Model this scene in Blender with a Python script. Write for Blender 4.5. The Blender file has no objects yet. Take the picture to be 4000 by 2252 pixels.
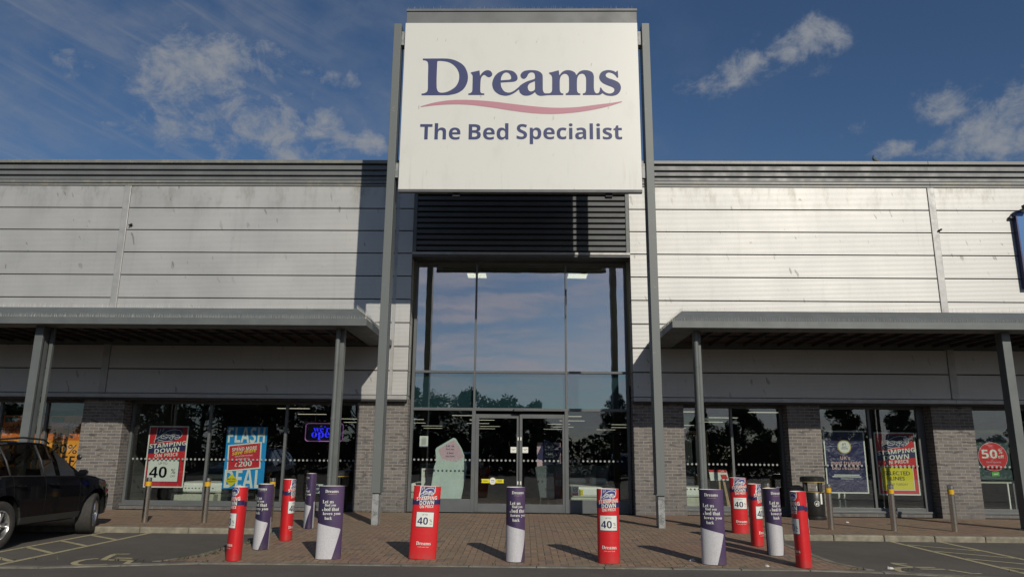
import bpy, bmesh, math, random
from mathutils import Vector, Matrix

random.seed(7)
scene = bpy.context.scene
COL = scene.collection
R = math.radians

# ------------------------------------------------------------------ camera
def cam_axes(pitch, yaw, roll):
    cp, sp, cy, sy, cr, sr = math.cos(pitch), math.sin(pitch), math.cos(yaw), math.sin(yaw), math.cos(roll), math.sin(roll)
    def w(x, u, d):
        y = cp * d - sp * u; z = sp * d + cp * u
        return Vector((cy * x + sy * y, -sy * x + cy * y, z))
    return w(cr, sr, 0), w(-sr, cr, 0), w(0, 0, 1)
cam = bpy.data.cameras.new('camera')
cam.sensor_fit = 'HORIZONTAL'; cam.sensor_width = 36.0
cam.lens = 2870.567 / 4000 * 36.0
cam.clip_start = 0.1; cam.clip_end = 2000
camo = bpy.data.objects.new('camera', cam); COL.objects.link(camo)
rt, up, fw = cam_axes(0.22153, -0.0186, 0.00947)
m = Matrix((rt, up, -fw)).transposed().to_4x4()
m.translation = (0, -18.109, 1.384)
camo.matrix_world = m
scene.camera = camo

# ------------------------------------------------------------------ sun, sky, exposure
SUN_TO = Vector((0.42, -1.0, 0.60)).normalized()
sl = bpy.data.lights.new('sun', 'SUN'); sl.energy = 3.3; sl.angle = R(0.5); sl.color = (1.0, 0.925, 0.805)
so = bpy.data.objects.new('sun', sl); COL.objects.link(so)
so.rotation_euler = (-SUN_TO).to_track_quat('-Z', 'Y').to_euler()
so.location = SUN_TO * 60

world = bpy.data.worlds.new('World'); scene.world = world; world.use_nodes = True
scene.view_settings.view_transform = 'Standard'; scene.view_settings.look = 'None'
scene.view_settings.exposure = 0.0; scene.view_settings.gamma = 1.0
scene.cycles.max_bounces = 10; scene.cycles.transparent_max_bounces = 16
scene.cycles.glossy_bounces = 6; scene.cycles.diffuse_bounces = 3
scene.cycles.caustics_reflective = False; scene.cycles.caustics_refractive = False
scene.cycles.sample_clamp_indirect = 4.0

class NT:
    """small helper round a node tree"""
    def __init__(s, tree): s.t = tree; s.n = tree.nodes; s.l = tree.links
    def new(s, typ, **kw):
        n = s.n.new(typ)
        for k, v in kw.items():
            if k in n.inputs and not hasattr(type(n), k): s.put(n.inputs[k], v)
            else:
                setattr(n, k, v)
        return n
    def put(s, sock, v):
        if isinstance(v, bpy.types.NodeSocket): s.l.new(v, sock)
        else:
            if hasattr(sock.default_value, '__len__') and not hasattr(v, '__len__'): v = (v,) * len(sock.default_value)
            if hasattr(sock.default_value, '__len__') and len(sock.default_value) == 4 and len(v) == 3: v = tuple(v) + (1,)
            sock.default_value = v
    def math(s, op, a, b=0.0, clamp=False):
        n = s.n.new('ShaderNodeMath'); n.operation = op; n.use_clamp = clamp
        s.put(n.inputs[0], a); s.put(n.inputs[1], b); return n.outputs[0]
    def vmath(s, op, a, b):
        n = s.n.new('ShaderNodeVectorMath'); n.operation = op
        s.put(n.inputs[0], a); s.put(n.inputs[1], b)
        return n.outputs['Value'] if op == 'DOT_PRODUCT' else n.outputs[0]
    def noise(s, vec, scale, detail=4, rough=0.5, dist=0.0):
        n = s.n.new('ShaderNodeTexNoise'); s.put(n.inputs['Vector'], vec)
        n.inputs['Scale'].default_value = scale; n.inputs['Detail'].default_value = detail
        n.inputs['Roughness'].default_value = rough; n.inputs['Distortion'].default_value = dist
        return n.outputs['Fac']
    def ramp(s, fac, lo, hi, a=0.0, b=1.0):
        n = s.n.new('ShaderNodeMapRange'); n.interpolation_type = 'SMOOTHSTEP'
        s.put(n.inputs[0], fac)
        for i, v in ((1, lo), (2, hi), (3, a), (4, b)): s.put(n.inputs[i], v)
        return n.outputs[0]
    def mix(s, fac, a, b, mode='MIX'):
        n = s.n.new('ShaderNodeMix'); n.data_type = 'RGBA'; n.blend_type = mode
        s.put(n.inputs[0], fac); s.put(n.inputs[6], a); s.put(n.inputs[7], b)
        return n.outputs[2]
    def xyz(s, vec):
        n = s.n.new('ShaderNodeSeparateXYZ'); s.put(n.inputs[0], vec); return n.outputs
    def comb(s, x, y, z):
        n = s.n.new('ShaderNodeCombineXYZ')
        for i, v in enumerate((x, y, z)): s.put(n.inputs[i], v)
        return n.outputs[0]
    def scale(s, vec, sx, sy, sz): return s.vmath('MULTIPLY', vec, (sx, sy, sz))

def build_sky():
    t = NT(world.node_tree); t.n.clear()
    out = t.new('ShaderNodeOutputWorld'); bg = t.new('ShaderNodeBackground')
    sky = t.new('ShaderNodeTexSky'); sky.sky_type = 'NISHITA'; sky.sun_disc = False
    sky.sun_elevation = math.asin(SUN_TO.z); sky.sun_rotation = math.atan2(SUN_TO.x, SUN_TO.y)
    sky.air_density = 1.0; sky.dust_density = 0.5; sky.ozone_density = 2.5; sky.altitude = 50
    tc = t.new('ShaderNodeTexCoord'); d = tc.outputs['Generated']
    X = t.xyz(d)
    # cloud puffs where they stand in the sky: (direction, half-angle cosine spread, weight)
    puffs = [
     ((-0.371,0.809,0.456),.100,.95), ((-0.409,0.804,0.432),.075,.8), ((-0.311,0.835,0.454),.08,.65), ((-0.357,0.832,0.426),.09,.8),
     ((-0.234,0.855,0.463),.038,.9), ((-0.315,0.86,0.402),.045,.9), ((-0.265,0.873,0.409),.036,.9),
     ((-0.307,0.875,0.373),.055,.85), ((-0.245,0.89,0.385),.05,.85), ((-0.205,0.896,0.395),.045,.85), ((-0.40,0.83,0.385),.085,.6), ((-0.47,0.80,0.37),.06,.5), ((-.30,.82,.49),.05,.45), ((-.52,.74,.43),.07,.42), ((.56,.74,.40),.06,.7), ((.40,.83,.385),.03,.4),
     ((0.342,0.804,0.487),.042,1.0), ((0.316,0.815,0.480),.036,.95), ((0.274,0.833,0.478),.045,.85), ((0.239,0.852,0.466),.045,.6), ((0.196,0.865,0.462),.04,.35),
     ((0.487,0.779,0.398),.045,1.0), ((0.51,0.777,0.369),.055,1.0), ((0.534,0.758,0.374),.06,.85), ((0.439,0.826,0.354),.03,1.0),
     ((0.492,0.797,0.349),.04,.9), ((0.535,0.774,0.339),.055,1.0), ((0.45,0.73,0.51),.035,.5), ((0.52,0.69,0.5),.04,.5)]
    mask = None
    nz = t.noise(d, 7.0, 3, .55)
    wob = t.vmath('ADD', d, t.vmath('MULTIPLY', t.vmath('SUBTRACT', t.new('ShaderNodeTexNoise', Vector=d, Scale=11.0, Detail=4.0).outputs['Color'], (.5, .5, .5)), (.065, .065, .05)))
    for c, r, w in puffs:
        cn = Vector(c).normalized()
        dist = t.vmath('SUBTRACT', wob, tuple(cn))
        dist = t.vmath('MULTIPLY', dist, (1, 1, 1.45))
        q = t.vmath('DOT_PRODUCT', dist, dist)
        g = t.math('MULTIPLY', t.math('POWER', 2.718, t.math('MULTIPLY', q, -1.0 / (r * r))), w)
        mask = g if mask is None else t.math('MAXIMUM', mask, g)
    det = t.math('ADD', t.math('MULTIPLY', t.noise(t.scale(d, 1, 1, 1.25), 20.0, 10, .64, .45), .72), t.math('MULTIPLY', t.noise(t.scale(d, 1, 1, 1.2), 60.0, 7, .65, .3), .28))
    puff = t.ramp(t.math('ADD', det, t.math('MULTIPLY', mask, .36)), .63, .93)
    puff = t.math('MULTIPLY', puff, t.ramp(mask, .04, .45))
    # thin wisps on the left, streaking down to the right
    st = t.comb(t.math('ADD', t.math('MULTIPLY', X[0], 3.0), t.math('MULTIPLY', X[2], 5.0)), t.math('MULTIPLY', X[1], 3.0),
                t.math('SUBTRACT', t.math('MULTIPLY', X[2], 22.0), t.math('MULTIPLY', X[0], -9.0)))
    wn = t.noise(st, 1.1, 8, .62, .8)
    wmask = t.ramp(X[0], -.16, -.42)
    wisp = t.math('MULTIPLY', t.ramp(wn, .42, .85), wmask)
    thin = t.math('MULTIPLY', t.ramp(t.noise(t.scale(wob, 1, 1, 1.8), 5.0, 7, .6), .40, .85), t.ramp(X[0], .45, -.30))
    front = t.math('MAXIMUM', t.math('MULTIPLY', puff, .95), t.math('ADD', t.math('MULTIPLY', wisp, .62), t.math('MULTIPLY', thin, .46)))
    # layered fair-weather cloud in the half of the sky behind the viewer
    zz = t.math('ADD', t.math('MAXIMUM', X[2], 0.0), .12)
    pl = t.comb(t.math('DIVIDE', X[0], zz), t.math('DIVIDE', X[1], zz), 0.0)
    bn = t.noise(t.scale(pl, 1.0, 2.0, 1), 1.1, 9, .62, .5)
    low = t.ramp(X[2], .55, .05)
    back = t.math('MULTIPLY', t.ramp(t.math('ADD', t.math('ADD', bn, t.math('MULTIPLY', X[0], .10)), t.math('MULTIPLY', low, .16)), .50, .80), .80)
    isb = t.ramp(X[1], .12, -.12)
    cloud = t.math('ADD', t.math('MULTIPLY', front, t.math('SUBTRACT', 1.0, isb)), t.math('MULTIPLY', back, isb))
    skyc = t.mix(1.0, sky.outputs[0], SKY_TINT, 'MULTIPLY')
    col = t.mix(t.math('MINIMUM', cloud, 1.0), skyc, t.mix(isb, CLOUD, CLOUD_BACK))
    t.put(bg.inputs['Color'], col); bg.inputs['Strength'].default_value = SKY_STRENGTH
    t.l.new(bg.outputs[0], out.inputs[0])
SKY_STRENGTH = 0.058
SKY_TINT = (.70, .86, 1.02)
CLOUD = (4.4, 4.7, 5.2)
CLOUD_BACK = (9.5, 9.2, 10.2)
build_sky()

# ------------------------------------------------------------------ scene helpers
ORIGIN = {}
def tag(o, label=None, cat=None, group=None, kind=None):
    if label: o['label'] = label
    if cat: o['category'] = cat
    if group: o['group'] = group
    if kind: o['kind'] = kind
    return o
def thing(name, label, cat, loc=(0, 0, 0), group=None, rotz=0.0):
    o = bpy.data.objects.new(name, None); COL.objects.link(o)
    o.empty_display_size = .2
    o.location = loc; o.rotation_euler = (0, 0, rotz)
    ORIGIN[o.name] = Vector(loc)
    return tag(o, label, cat, group)
def copy_tree(o, parent=None):
    c = o.copy(); COL.objects.link(c)
    c.parent = parent
    ORIGIN[c.name] = ORIGIN.get(o.name, Vector())
    for ch in list(o.children): copy_tree(ch, c)
    return c

class MB:
    def __init__(s): s.v = []; s.f = []
    def add(s, vs, fs):
        b = len(s.v); s.v += [tuple(p) for p in vs]; s.f += [tuple(i + b for i in f) for f in fs]; return s
    def box(s, x0, x1, y0, y1, z0, z1):
        return s.add([(x0,y0,z0),(x1,y0,z0),(x1,y1,z0),(x0,y1,z0),(x0,y0,z1),(x1,y0,z1),(x1,y1,z1),(x0,y1,z1)],
              [(0,3,2,1),(4,5,6,7),(0,1,5,4),(1,2,6,5),(2,3,7,6),(3,0,4,7)])
    def quad(s, a, b, c, d): return s.add([a, b, c, d], [(0, 1, 2, 3)])
    def poly(s, pts): return s.add(pts, [tuple(range(len(pts)))])
    def hull(s, lo, hi):
        """closed prism between two equal loops"""
        n = len(lo); s.add(list(lo) + list(hi), [tuple(range(n))[::-1], tuple(range(n, 2 * n))] + [(i, (i + 1) % n, n + (i + 1) % n, n + i) for i in range(n)]); return s
    def slab(s, pts, y0, y1):
        """outline in x,z pushed from y0 (front) to y1"""
        return s.hull([(x, y0, z) for x, z in pts], [(x, y1, z) for x, z in pts])
    def flat(s, pts, z0, z1):
        return s.hull([(x, y, z0) for x, y in pts], [(x, y, z1) for x, y in pts])
    def cyl(s, cx, cy, z0, z1, r, n=20, r2=None, cap=True):
        r2 = r if r2 is None else r2
        lo = [(cx + r * math.cos(2*math.pi*i/n), cy + r * math.sin(2*math.pi*i/n), z0) for i in range(n)]
        hi = [(cx + r2 * math.cos(2*math.pi*i/n), cy + r2 * math.sin(2*math.pi*i/n), z1) for i in range(n)]
        if cap: return s.hull(lo, hi)
        return s.add(lo + hi, [(i, (i + 1) % n, n + (i + 1) % n, n + i) for i in range(n)])
    def tube(s, pts, r, n=8, closed=False):
        pts = [Vector(p) for p in pts]; rings = []
        for i, p in enumerate(pts):
            a = pts[i - 1] if (i > 0 or closed) else p
            b = pts[(i + 1) % len(pts)] if (i < len(pts) - 1 or closed) else p
            t = (b - a).normalized()
            ref = Vector((0, 0, 1)) if abs(t.z) < .9 else Vector((1, 0, 0))
            u = t.cross(ref).normalized(); w = t.cross(u)
            rr = r[i] if isinstance(r, (list, tuple)) else r
            rings.append([p + rr * (math.cos(2*math.pi*k/n) * u + math.sin(2*math.pi*k/n) * w) for k in range(n)])
        b = len(s.v)
        for g in rings: s.v += [tuple(q) for q in g]
        m_ = len(rings)
        for i in range(m_ if closed else m_ - 1):
            j = (i + 1) % m_
            for k in range(n): s.f.append((b+i*n+k, b+i*n+(k+1)%n, b+j*n+(k+1)%n, b+j*n+k))
        if not closed:
            s.f.append(tuple(b + k for k in range(n))[::-1]); s.f.append(tuple(b + (m_-1)*n + k for k in range(n)))
        return s
    def lathe(s, prof, axis='z', c=(0, 0, 0), n=24):
        """profile of (radius, height) turned round an axis"""
        b = len(s.v)
        for r_, h in prof:
            for k in range(n):
                a = 2 * math.pi * k / n; p, q = r_ * math.cos(a), r_ * math.sin(a)
                v = (p, q, h) if axis == 'z' else ((h, p, q) if axis == 'x' else (p, h, q))
                s.v.append((v[0] + c[0], v[1] + c[1], v[2] + c[2]))
        for i in range(len(prof) - 1):
            for k in range(n): s.f.append((b+i*n+k, b+i*n+(k+1)%n, b+(i+1)*n+(k+1)%n, b+(i+1)*n+k))
        return s
    def build(s, name, mat, parent=None, smooth=False, bevel=0.0, local=False, fix=True):
        off = Vector((0, 0, 0))
        if parent is not None and not local: off = ORIGIN.get(parent.name, off)
        me = bpy.data.meshes.new(name)
        me.from_pydata([(p[0]-off.x, p[1]-off.y, p[2]-off.z) for p in s.v], [], s.f)
        me.materials.append(mat)
        if fix:
            bm = bmesh.new(); bm.from_mesh(me); bmesh.ops.recalc_face_normals(bm, faces=bm.faces); bm.to_mesh(me); bm.free()
        if smooth:
            for p in me.polygons: p.use_smooth = True
        o = bpy.data.objects.new(name, me); COL.objects.link(o)
        if parent is not None: o.parent = parent
        ORIGIN[o.name] = off if not local else Vector()
        if bevel:
            md = o.modifiers.new('bevel', 'BEVEL'); md.width = bevel; md.segments = 2; md.limit_method = 'ANGLE'; md.angle_limit = R(40)
        if smooth == 'auto':
            md = o.modifiers.new('split', 'EDGE_SPLIT'); md.split_angle = R(38)
        return o

# ------------------------------------------------------------------ lettering
def bold(s_, kind):
    up = {'serif': 0x1D400, 'sans': 0x1D5D4, 'slant': 0x1D63C}[kind]
    dg = {'serif': 0x1D7CE, 'sans': 0x1D7EC, 'slant': 0x1D7EC}[kind]
    o = ''
    for c in s_:
        if 'A' <= c <= 'Z': o += chr(up + ord(c) - 65)
        elif 'a' <= c <= 'z': o += chr(up + 26 + ord(c) - 97)
        elif c.isdigit(): o += chr(dg + ord(c) - 48)
        else: o += c
    return o
TEXTS = {}
def text_mesh(s_, style):
    key = (s_, style)
    if key in TEXTS: return TEXTS[key]
    cu = bpy.data.curves.new('lettering', 'FONT'); cu.body = bold(s_, style) if style in ('serif', 'sans', 'slant') else s_
    cu.resolution_u = 4
    if style == 'medium': cu.offset = .012
    o = bpy.data.objects.new('lettering', cu); COL.objects.link(o)
    dg = bpy.context.evaluated_depsgraph_get(); dg.update()
    me = bpy.data.meshes.new_from_object(o.evaluated_get(dg))
    vs = [(v.co.x, v.co.y) for v in me.vertices]; fs = [tuple(p.vertices) for p in me.polygons]
    bpy.data.objects.remove(o); bpy.data.curves.remove(cu); bpy.data.meshes.remove(me)
    x0 = min(v[0] for v in vs); x1 = max(v[0] for v in vs); y0 = min(v[1] for v in vs); y1 = max(v[1] for v in vs)
    TEXTS[key] = (vs, fs, x0, x1, y0, y1)
    return TEXTS[key]

class Canvas:
    """flat artwork in (u,v) metres, printed on a surface given by place(u, v, lift)"""
    def __init__(s, place, step=None): s.place = place; s.step = step; s.g = {}
    def put(s, key, vs, fs):
        V, F = s.g.setdefault(key, ([], [])); b = len(V)
        V += list(vs); F += [tuple(i + b for i in f) for f in fs]
    def rect(s, key, u0, v0, u1, v1, skew=0.0):
        s.put(key, [(u0, v0), (u1, v0 + skew), (u1, v1 + skew), (u0, v1)], [(0, 1, 2, 3)])
    def poly(s, key, pts): s.put(key, pts, [tuple(range(len(pts)))])
    def ellipse(s, key, cu, cv, ru, rv, n=32):
        s.poly(key, [(cu + ru * math.cos(2*math.pi*i/n), cv + rv * math.sin(2*math.pi*i/n)) for i in range(n)])
    def line(s, key, pts, w):
        for (a, b), (c, d) in zip(pts[:-1], pts[1:]):
            L = math.hypot(c - a, d - b) or 1e-6; nx, ny = -(d - b) / L * w / 2, (c - a) / L * w / 2
            s.put(key, [(a + nx, b + ny), (a - nx, b - ny), (c - nx, d - ny), (c + nx, d + ny)], [(0, 1, 2, 3)])
    def text(s, key, t, style, cu, cv, w=None, h=None, tilt=0.0):
        vs, fs, x0, x1, y0, y1 = text_mesh(t, style)
        sx = (w / (x1 - x0)) if w else None; sy = (h / (y1 - y0)) if h else None
        sx = sx or sy; sy = sy or sx
        out = []
        for x, y in vs:
            a, b = (x - (x0 + x1) / 2) * sx, (y - (y0 + y1) / 2) * sy
            b += a * tilt
            out.append((cu + a, cv + b))
        s.put(key, out, fs)
    def finish(s, parent, mats, names, lifts, local=False):
        for key, (V, F) in s.g.items():
            if s.step:
                me = bpy.data.meshes.new('tmp'); me.from_pydata([(a, b, 0) for a, b in V], [], F)
                bm = bmesh.new(); bm.from_mesh(me); bpy.data.meshes.remove(me)
                lo = min(a for a, b in V); hi = max(a for a, b in V)
                k = math.ceil(lo / s.step)
                while k * s.step < hi:
                    bmesh.ops.bisect_plane(bm, geom=bm.verts[:] + bm.edges[:] + bm.faces[:], plane_co=(k * s.step, 0, 0), plane_no=(1, 0, 0)); k += 1
                k = 1
                while k * .05 < max(b for a, b in V):
                    bmesh.ops.bisect_plane(bm, geom=bm.verts[:] + bm.edges[:] + bm.faces[:], plane_co=(0, k * .05, 0), plane_no=(0, 1, 0)); k += 1
                bm.verts.ensure_lookup_table()
                V = [(v.co.x, v.co.y) for v in bm.verts]; F = [tuple(v.index for v in f.verts) for f in bm.faces]
                bm.verts.index_update(); F = [tuple(v.index for v in f.verts) for f in bm.faces]; bm.free()
            b = MB(); b.add([s.place(a, c, lifts[key]) for a, c in V], F)
            b.build(names[key], mats[key], parent, local=local, fix=False)

def curve_loop(pts, sub=5):
    """smooth closed outline through points; a third entry marks a corner"""
    n = len(pts); P = [Vector(p[:2]) for p in pts]; c = [len(p) > 2 for p in pts]; out = []
    for i in range(n):
        j = (i + 1) % n
        a, b = P[i], P[j]
        ta = (b - a) if c[i] else (P[j] - P[i - 1]) * .5
        tb = (b - a) if c[j] else (P[(j + 1) % n] - P[i]) * .5
        L = (b - a).length
        for t_ in (ta, tb):
            if t_.length > L: t_ *= L / t_.length
        if c[i] and c[j]: out.append(a); continue
        for k in range(sub):
            t = k / sub; h1 = 2*t**3 - 3*t*t + 1; h2 = t**3 - 2*t*t + t; h3 = -2*t**3 + 3*t*t; h4 = t**3 - t*t
            out.append(h1*a + h2*ta + h3*b + h4*tb)
    return out
def filled(loops, y_front, y_back):
    """outline loops (x,z) with holes as a thin solid letter"""
    cu = bpy.data.curves.new('outline', 'CURVE'); cu.dimensions = '2D'; cu.fill_mode = 'BOTH'; cu.extrude = abs(y_back - y_front) / 2
    for lp in loops:
        sp = cu.splines.new('POLY'); sp.points.add(len(lp) - 1); sp.use_cyclic_u = True
        for q, p in zip(sp.points, lp): q.co = (p[0], p[1], 0, 1)
    o = bpy.data.objects.new('outline', cu); COL.objects.link(o)
    dg = bpy.context.evaluated_depsgraph_get(); dg.update()
    me = bpy.data.meshes.new_from_object(o.evaluated_get(dg)); yc = (y_front + y_back) / 2
    vs = [(v.co.x, yc - v.co.z, v.co.y) for v in me.vertices]; fs = [tuple(p.vertices) for p in me.polygons]
    bpy.data.objects.remove(o); bpy.data.curves.remove(cu); bpy.data.meshes.remove(me)
    return vs, fs

# ------------------------------------------------------------------ materials
def mat(name, col, rough=.6, metal=0.0, var=0.0, vscale=3.0, spec=.5, bump=0.0, bscale=60.0, coat=0.0, emit=None, estr=0.0):
    m_ = bpy.data.materials.new(name); m_.use_nodes = True
    t = NT(m_.node_tree); p = t.n['Principled BSDF']
    p.inputs['Roughness'].default_value = rough; p.inputs['Metallic'].default_value = metal
    p.inputs['Specular IOR Level'].default_value = spec; p.inputs['Coat Weight'].default_value = coat
    tc = t.new('ShaderNodeTexCoord'); v = tc.outputs['Object']
    c = tuple(col) + (1,)
    if var:
        n = t.noise(v, vscale, 6, .6)
        c2 = t.mix(t.ramp(n, .3, .72), tuple(x * (1 - var) for x in col), tuple(min(1, x * (1 + var)) for x in col))
        t.put(p.inputs['Base Color'], c2)
        t.put(p.inputs['Roughness'], t.ramp(t.noise(v, vscale * 2.3, 4), .3, .7, max(.02, rough - .07), min(1, rough + .07)))
    else: p.inputs['Base Color'].default_value = c
    if bump:
        b = t.new('ShaderNodeBump'); b.inputs['Strength'].default_value = bump; b.inputs['Distance'].default_value = .01
        t.put(b.inputs['Height'], t.noise(v, bscale, 4)); t.put(p.inputs['Normal'], b.outputs[0])
    if emit:
        p.inputs['Emission Color'].default_value = tuple(emit) + (1,); p.inputs['Emission Strength'].default_value = estr
    return m_

def pos_nodes(m_):
    t = NT(m_.node_tree); g = t.new('ShaderNodeNewGeometry'); return t, t.n['Principled BSDF'], g.outputs['Position'], g
def cladding_mat(name, base, stain):
    m_ = mat(name, base, .52, .44)
    t, p, P, g = pos_nodes(m_); X = t.xyz(P)
    str_ = t.noise(t.scale(P, 5.0, 1, .35), 1.0, 6, .62)           # rain streaks
    blot = t.noise(P, .55, 5, .6)
    scr = t.noise(t.vmath('ADD', t.scale(P, 7.5, 1, 2.6), t.comb(t.math('MULTIPLY', X[2], 2.2), 0.0, 0.0)), 1.0, 2, .4)   # slanted bird marks
    marks = t.math('MULTIPLY', t.ramp(scr, .665, .71), t.ramp(t.noise(P, .8, 2), .42, .60))
    fine = t.ramp(t.noise(t.scale(P, 22, 1, 7.0), 1.0, 2, .5), .70, .76)
    top = t.math('MULTIPLY', t.ramp(X[2], 7.2, 8.15), t.ramp(t.noise(t.scale(P, 2.4, 1, .9), 1.0, 6, .7), .46, .70))
    c = t.mix(t.ramp(blot, .3, .7), tuple(x * .93 for x in base), tuple(x * 1.05 for x in base))
    c = t.mix(t.math('MULTIPLY', t.ramp(str_, .52, .85), .20 * stain), c, (.20, .19, .165))
    c = t.mix(t.math('MULTIPLY', top, .55 * stain), c, (.17, .165, .12))
    c = t.mix(t.math('MULTIPLY', t.math('MAXIMUM', marks, t.math('MULTIPLY', fine, .6)), .55 * stain), c, (.13, .12, .10))
    t.put(p.inputs['Base Color'], c)
    w = t.new('ShaderNodeTexWave'); w.wave_type = 'BANDS'; w.bands_direction = 'Z'; t.put(w.inputs['Vector'], P); w.inputs['Scale'].default_value = 9.5
    b = t.new('ShaderNodeBump'); b.inputs['Strength'].default_value = .35; b.inputs['Distance'].default_value = .006
    t.put(b.inputs['Height'], w.outputs['Fac']); t.put(p.inputs['Normal'], b.outputs[0])
    t.put(p.inputs['Roughness'], t.ramp(blot, .3, .7, .49, .57))
    return m_
def brick_mat(name):
    m_ = mat(name, (.2, .2, .2), .85)
    t, p, P, g = pos_nodes(m_); X = t.xyz(P)
    uv = t.comb(t.math('ADD', X[0], X[1]), X[2], 0.0)
    b = t.new('ShaderNodeTexBrick'); t.put(b.inputs['Vector'], uv)
    b.inputs['Scale'].default_value = 1.0; b.inputs['Brick Width'].default_value = .225; b.inputs['Row Height'].default_value = .075
    b.inputs['Mortar Size'].default_value = .0068; b.inputs['Mortar Smooth'].default_value = .2; b.inputs['Bias'].default_value = -.1
    b.inputs['Color1'].default_value = (.112, .107, .103, 1); b.inputs['Color2'].default_value = (.190, .178, .168, 1)
    b.inputs['Mortar'].default_value = (.33, .295, .25, 1)
    n = t.noise(P, 3.0, 5, .6); n2 = t.noise(t.scale(uv, 4.44, 13.33, 1), 1.0, 1)
    c = t.mix(t.ramp(n2, .55, .72), b.outputs['Color'], (.075, .066, .066))
    c = t.mix(t.math('MULTIPLY', t.ramp(n, .35, .7), .35), c, (.185, .175, .163))
    low = t.math('MULTIPLY', t.ramp(X[2], .9, .1), .45)            # splash-back grime above the paving
    c = t.mix(low, c, (.11, .105, .10))
    t.put(p.inputs['Base Color'], c)
    bp = t.new('ShaderNodeBump'); bp.inputs['Strength'].default_value = .6; bp.inputs['Distance'].default_value = .008
    t.put(bp.inputs['Height'], t.math('ADD', t.math('MULTIPLY', b.outputs['Fac'], -1.0), t.math('MULTIPLY', t.noise(P, 70, 4), .5)))
    t.put(p.inputs['Normal'], bp.outputs[0]); return m_
def paving_mat(name):
    m_ = mat(name, (.15, .11, .09), .85)
    t, p, P, g = pos_nodes(m_); X = t.xyz(P)
    # herringbone blocks, 200 x 100 mm
    u, v = t.math('MULTIPLY', X[0], 9.8), t.math('MULTIPLY', X[1], 9.8)
    i, j = t.math('FLOOR', u), t.math('FLOOR', v); fu, fv = t.math('SUBTRACT', u, i), t.math('SUBTRACT', v, j)
    k = t.math('FLOORED_MODULO', t.math('SUBTRACT', i, j), 4.0)
    eq = lambda q: t.math('COMPARE', k, float(q)); 
    def eq(q):
        n = t.n.new('ShaderNodeMath'); n.operation = 'COMPARE'; t.put(n.inputs[0], k); n.inputs[1].default_value = q; n.inputs[2].default_value = .4; return n.outputs[0]
    k0, k1, k2, k3 = eq(0), eq(1), eq(2), eq(3)
    big = lambda d, off: t.math('ADD', d, t.math('MULTIPLY', off, 9.0))
    dl, dr, db, dt = big(fu, k1), big(t.math('SUBTRACT', 1.0, fu), k0), big(fv, k2), big(t.math('SUBTRACT', 1.0, fv), k3)
    edge = t.math('MINIMUM', t.math('MINIMUM', dl, dr), t.math('MINIMUM', db, dt))
    joint = t.ramp(edge, .075, .03)
    wn = t.n.new('ShaderNodeTexWhiteNoise'); t.put(wn.inputs['Vector'], t.comb(t.math('SUBTRACT', i, k1), t.math('SUBTRACT', j, k2), 0.0))
    blk = t.mix(wn.outputs['Value'], (.220, .148, .096), (.305, .212, .142))
    blk = t.mix(t.ramp(wn.outputs['Value'], .90, .93), blk, (.15, .125, .105))
    bcol = t.mix(joint, blk, (.055, .046, .034))
    n = t.noise(P, .8, 6, .65); n2 = t.noise(P, 5.5, 5, .6)
    c = t.mix(t.math('MULTIPLY', t.ramp(n, .42, .62), .60), bcol, (.212, .168, .110))
    c = t.mix(t.math('MULTIPLY', t.ramp(n2, .52, .72), .40), c, (.150, .117, .080))
    rose = t.math('MULTIPLY', t.ramp(t.noise(P, .45, 3), .48, .66), .50)
    c = t.mix(rose, c, (.215, .125, .095))
    sp = t.new('ShaderNodeTexVoronoi'); t.put(sp.inputs['Vector'], t.scale(P, 1, 1, 0)); sp.inputs['Scale'].default_value = 3.4
    c = t.mix(t.math('MULTIPLY', t.ramp(sp.outputs['Distance'], .055, .03), t.ramp(t.noise(P, 2.2, 2), .5, .6)), c, (.40, .39, .35))
    gum = t.new('ShaderNodeTexVoronoi'); t.put(gum.inputs['Vector'], t.scale(P, 1, 1, 0)); gum.inputs['Scale'].default_value = 9.0
    c = t.mix(t.math('MULTIPLY', t.ramp(gum.outputs['Distance'], .11, .07), t.math('MULTIPLY', t.ramp(t.noise(P, 3.2, 2), .52, .60), .6)), c, (.33, .32, .29))
    moss = t.math('MULTIPLY', t.math('MULTIPLY', joint, t.ramp(t.noise(P, 1.4, 4), .55, .72)), .8)
    c = t.mix(moss, c, (.055, .07, .03))
    t.put(p.inputs['Base Color'], c)
    bp = t.new('ShaderNodeBump'); bp.inputs['Strength'].default_value = .7; bp.inputs['Distance'].default_value = .008
    t.put(bp.inputs['Height'], t.math('ADD', t.math('MULTIPLY', joint, -1.0), t.math('MULTIPLY', t.noise(P, 45, 4), .6)))
    t.put(p.inputs['Normal'], bp.outputs[0]); return m_
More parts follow.
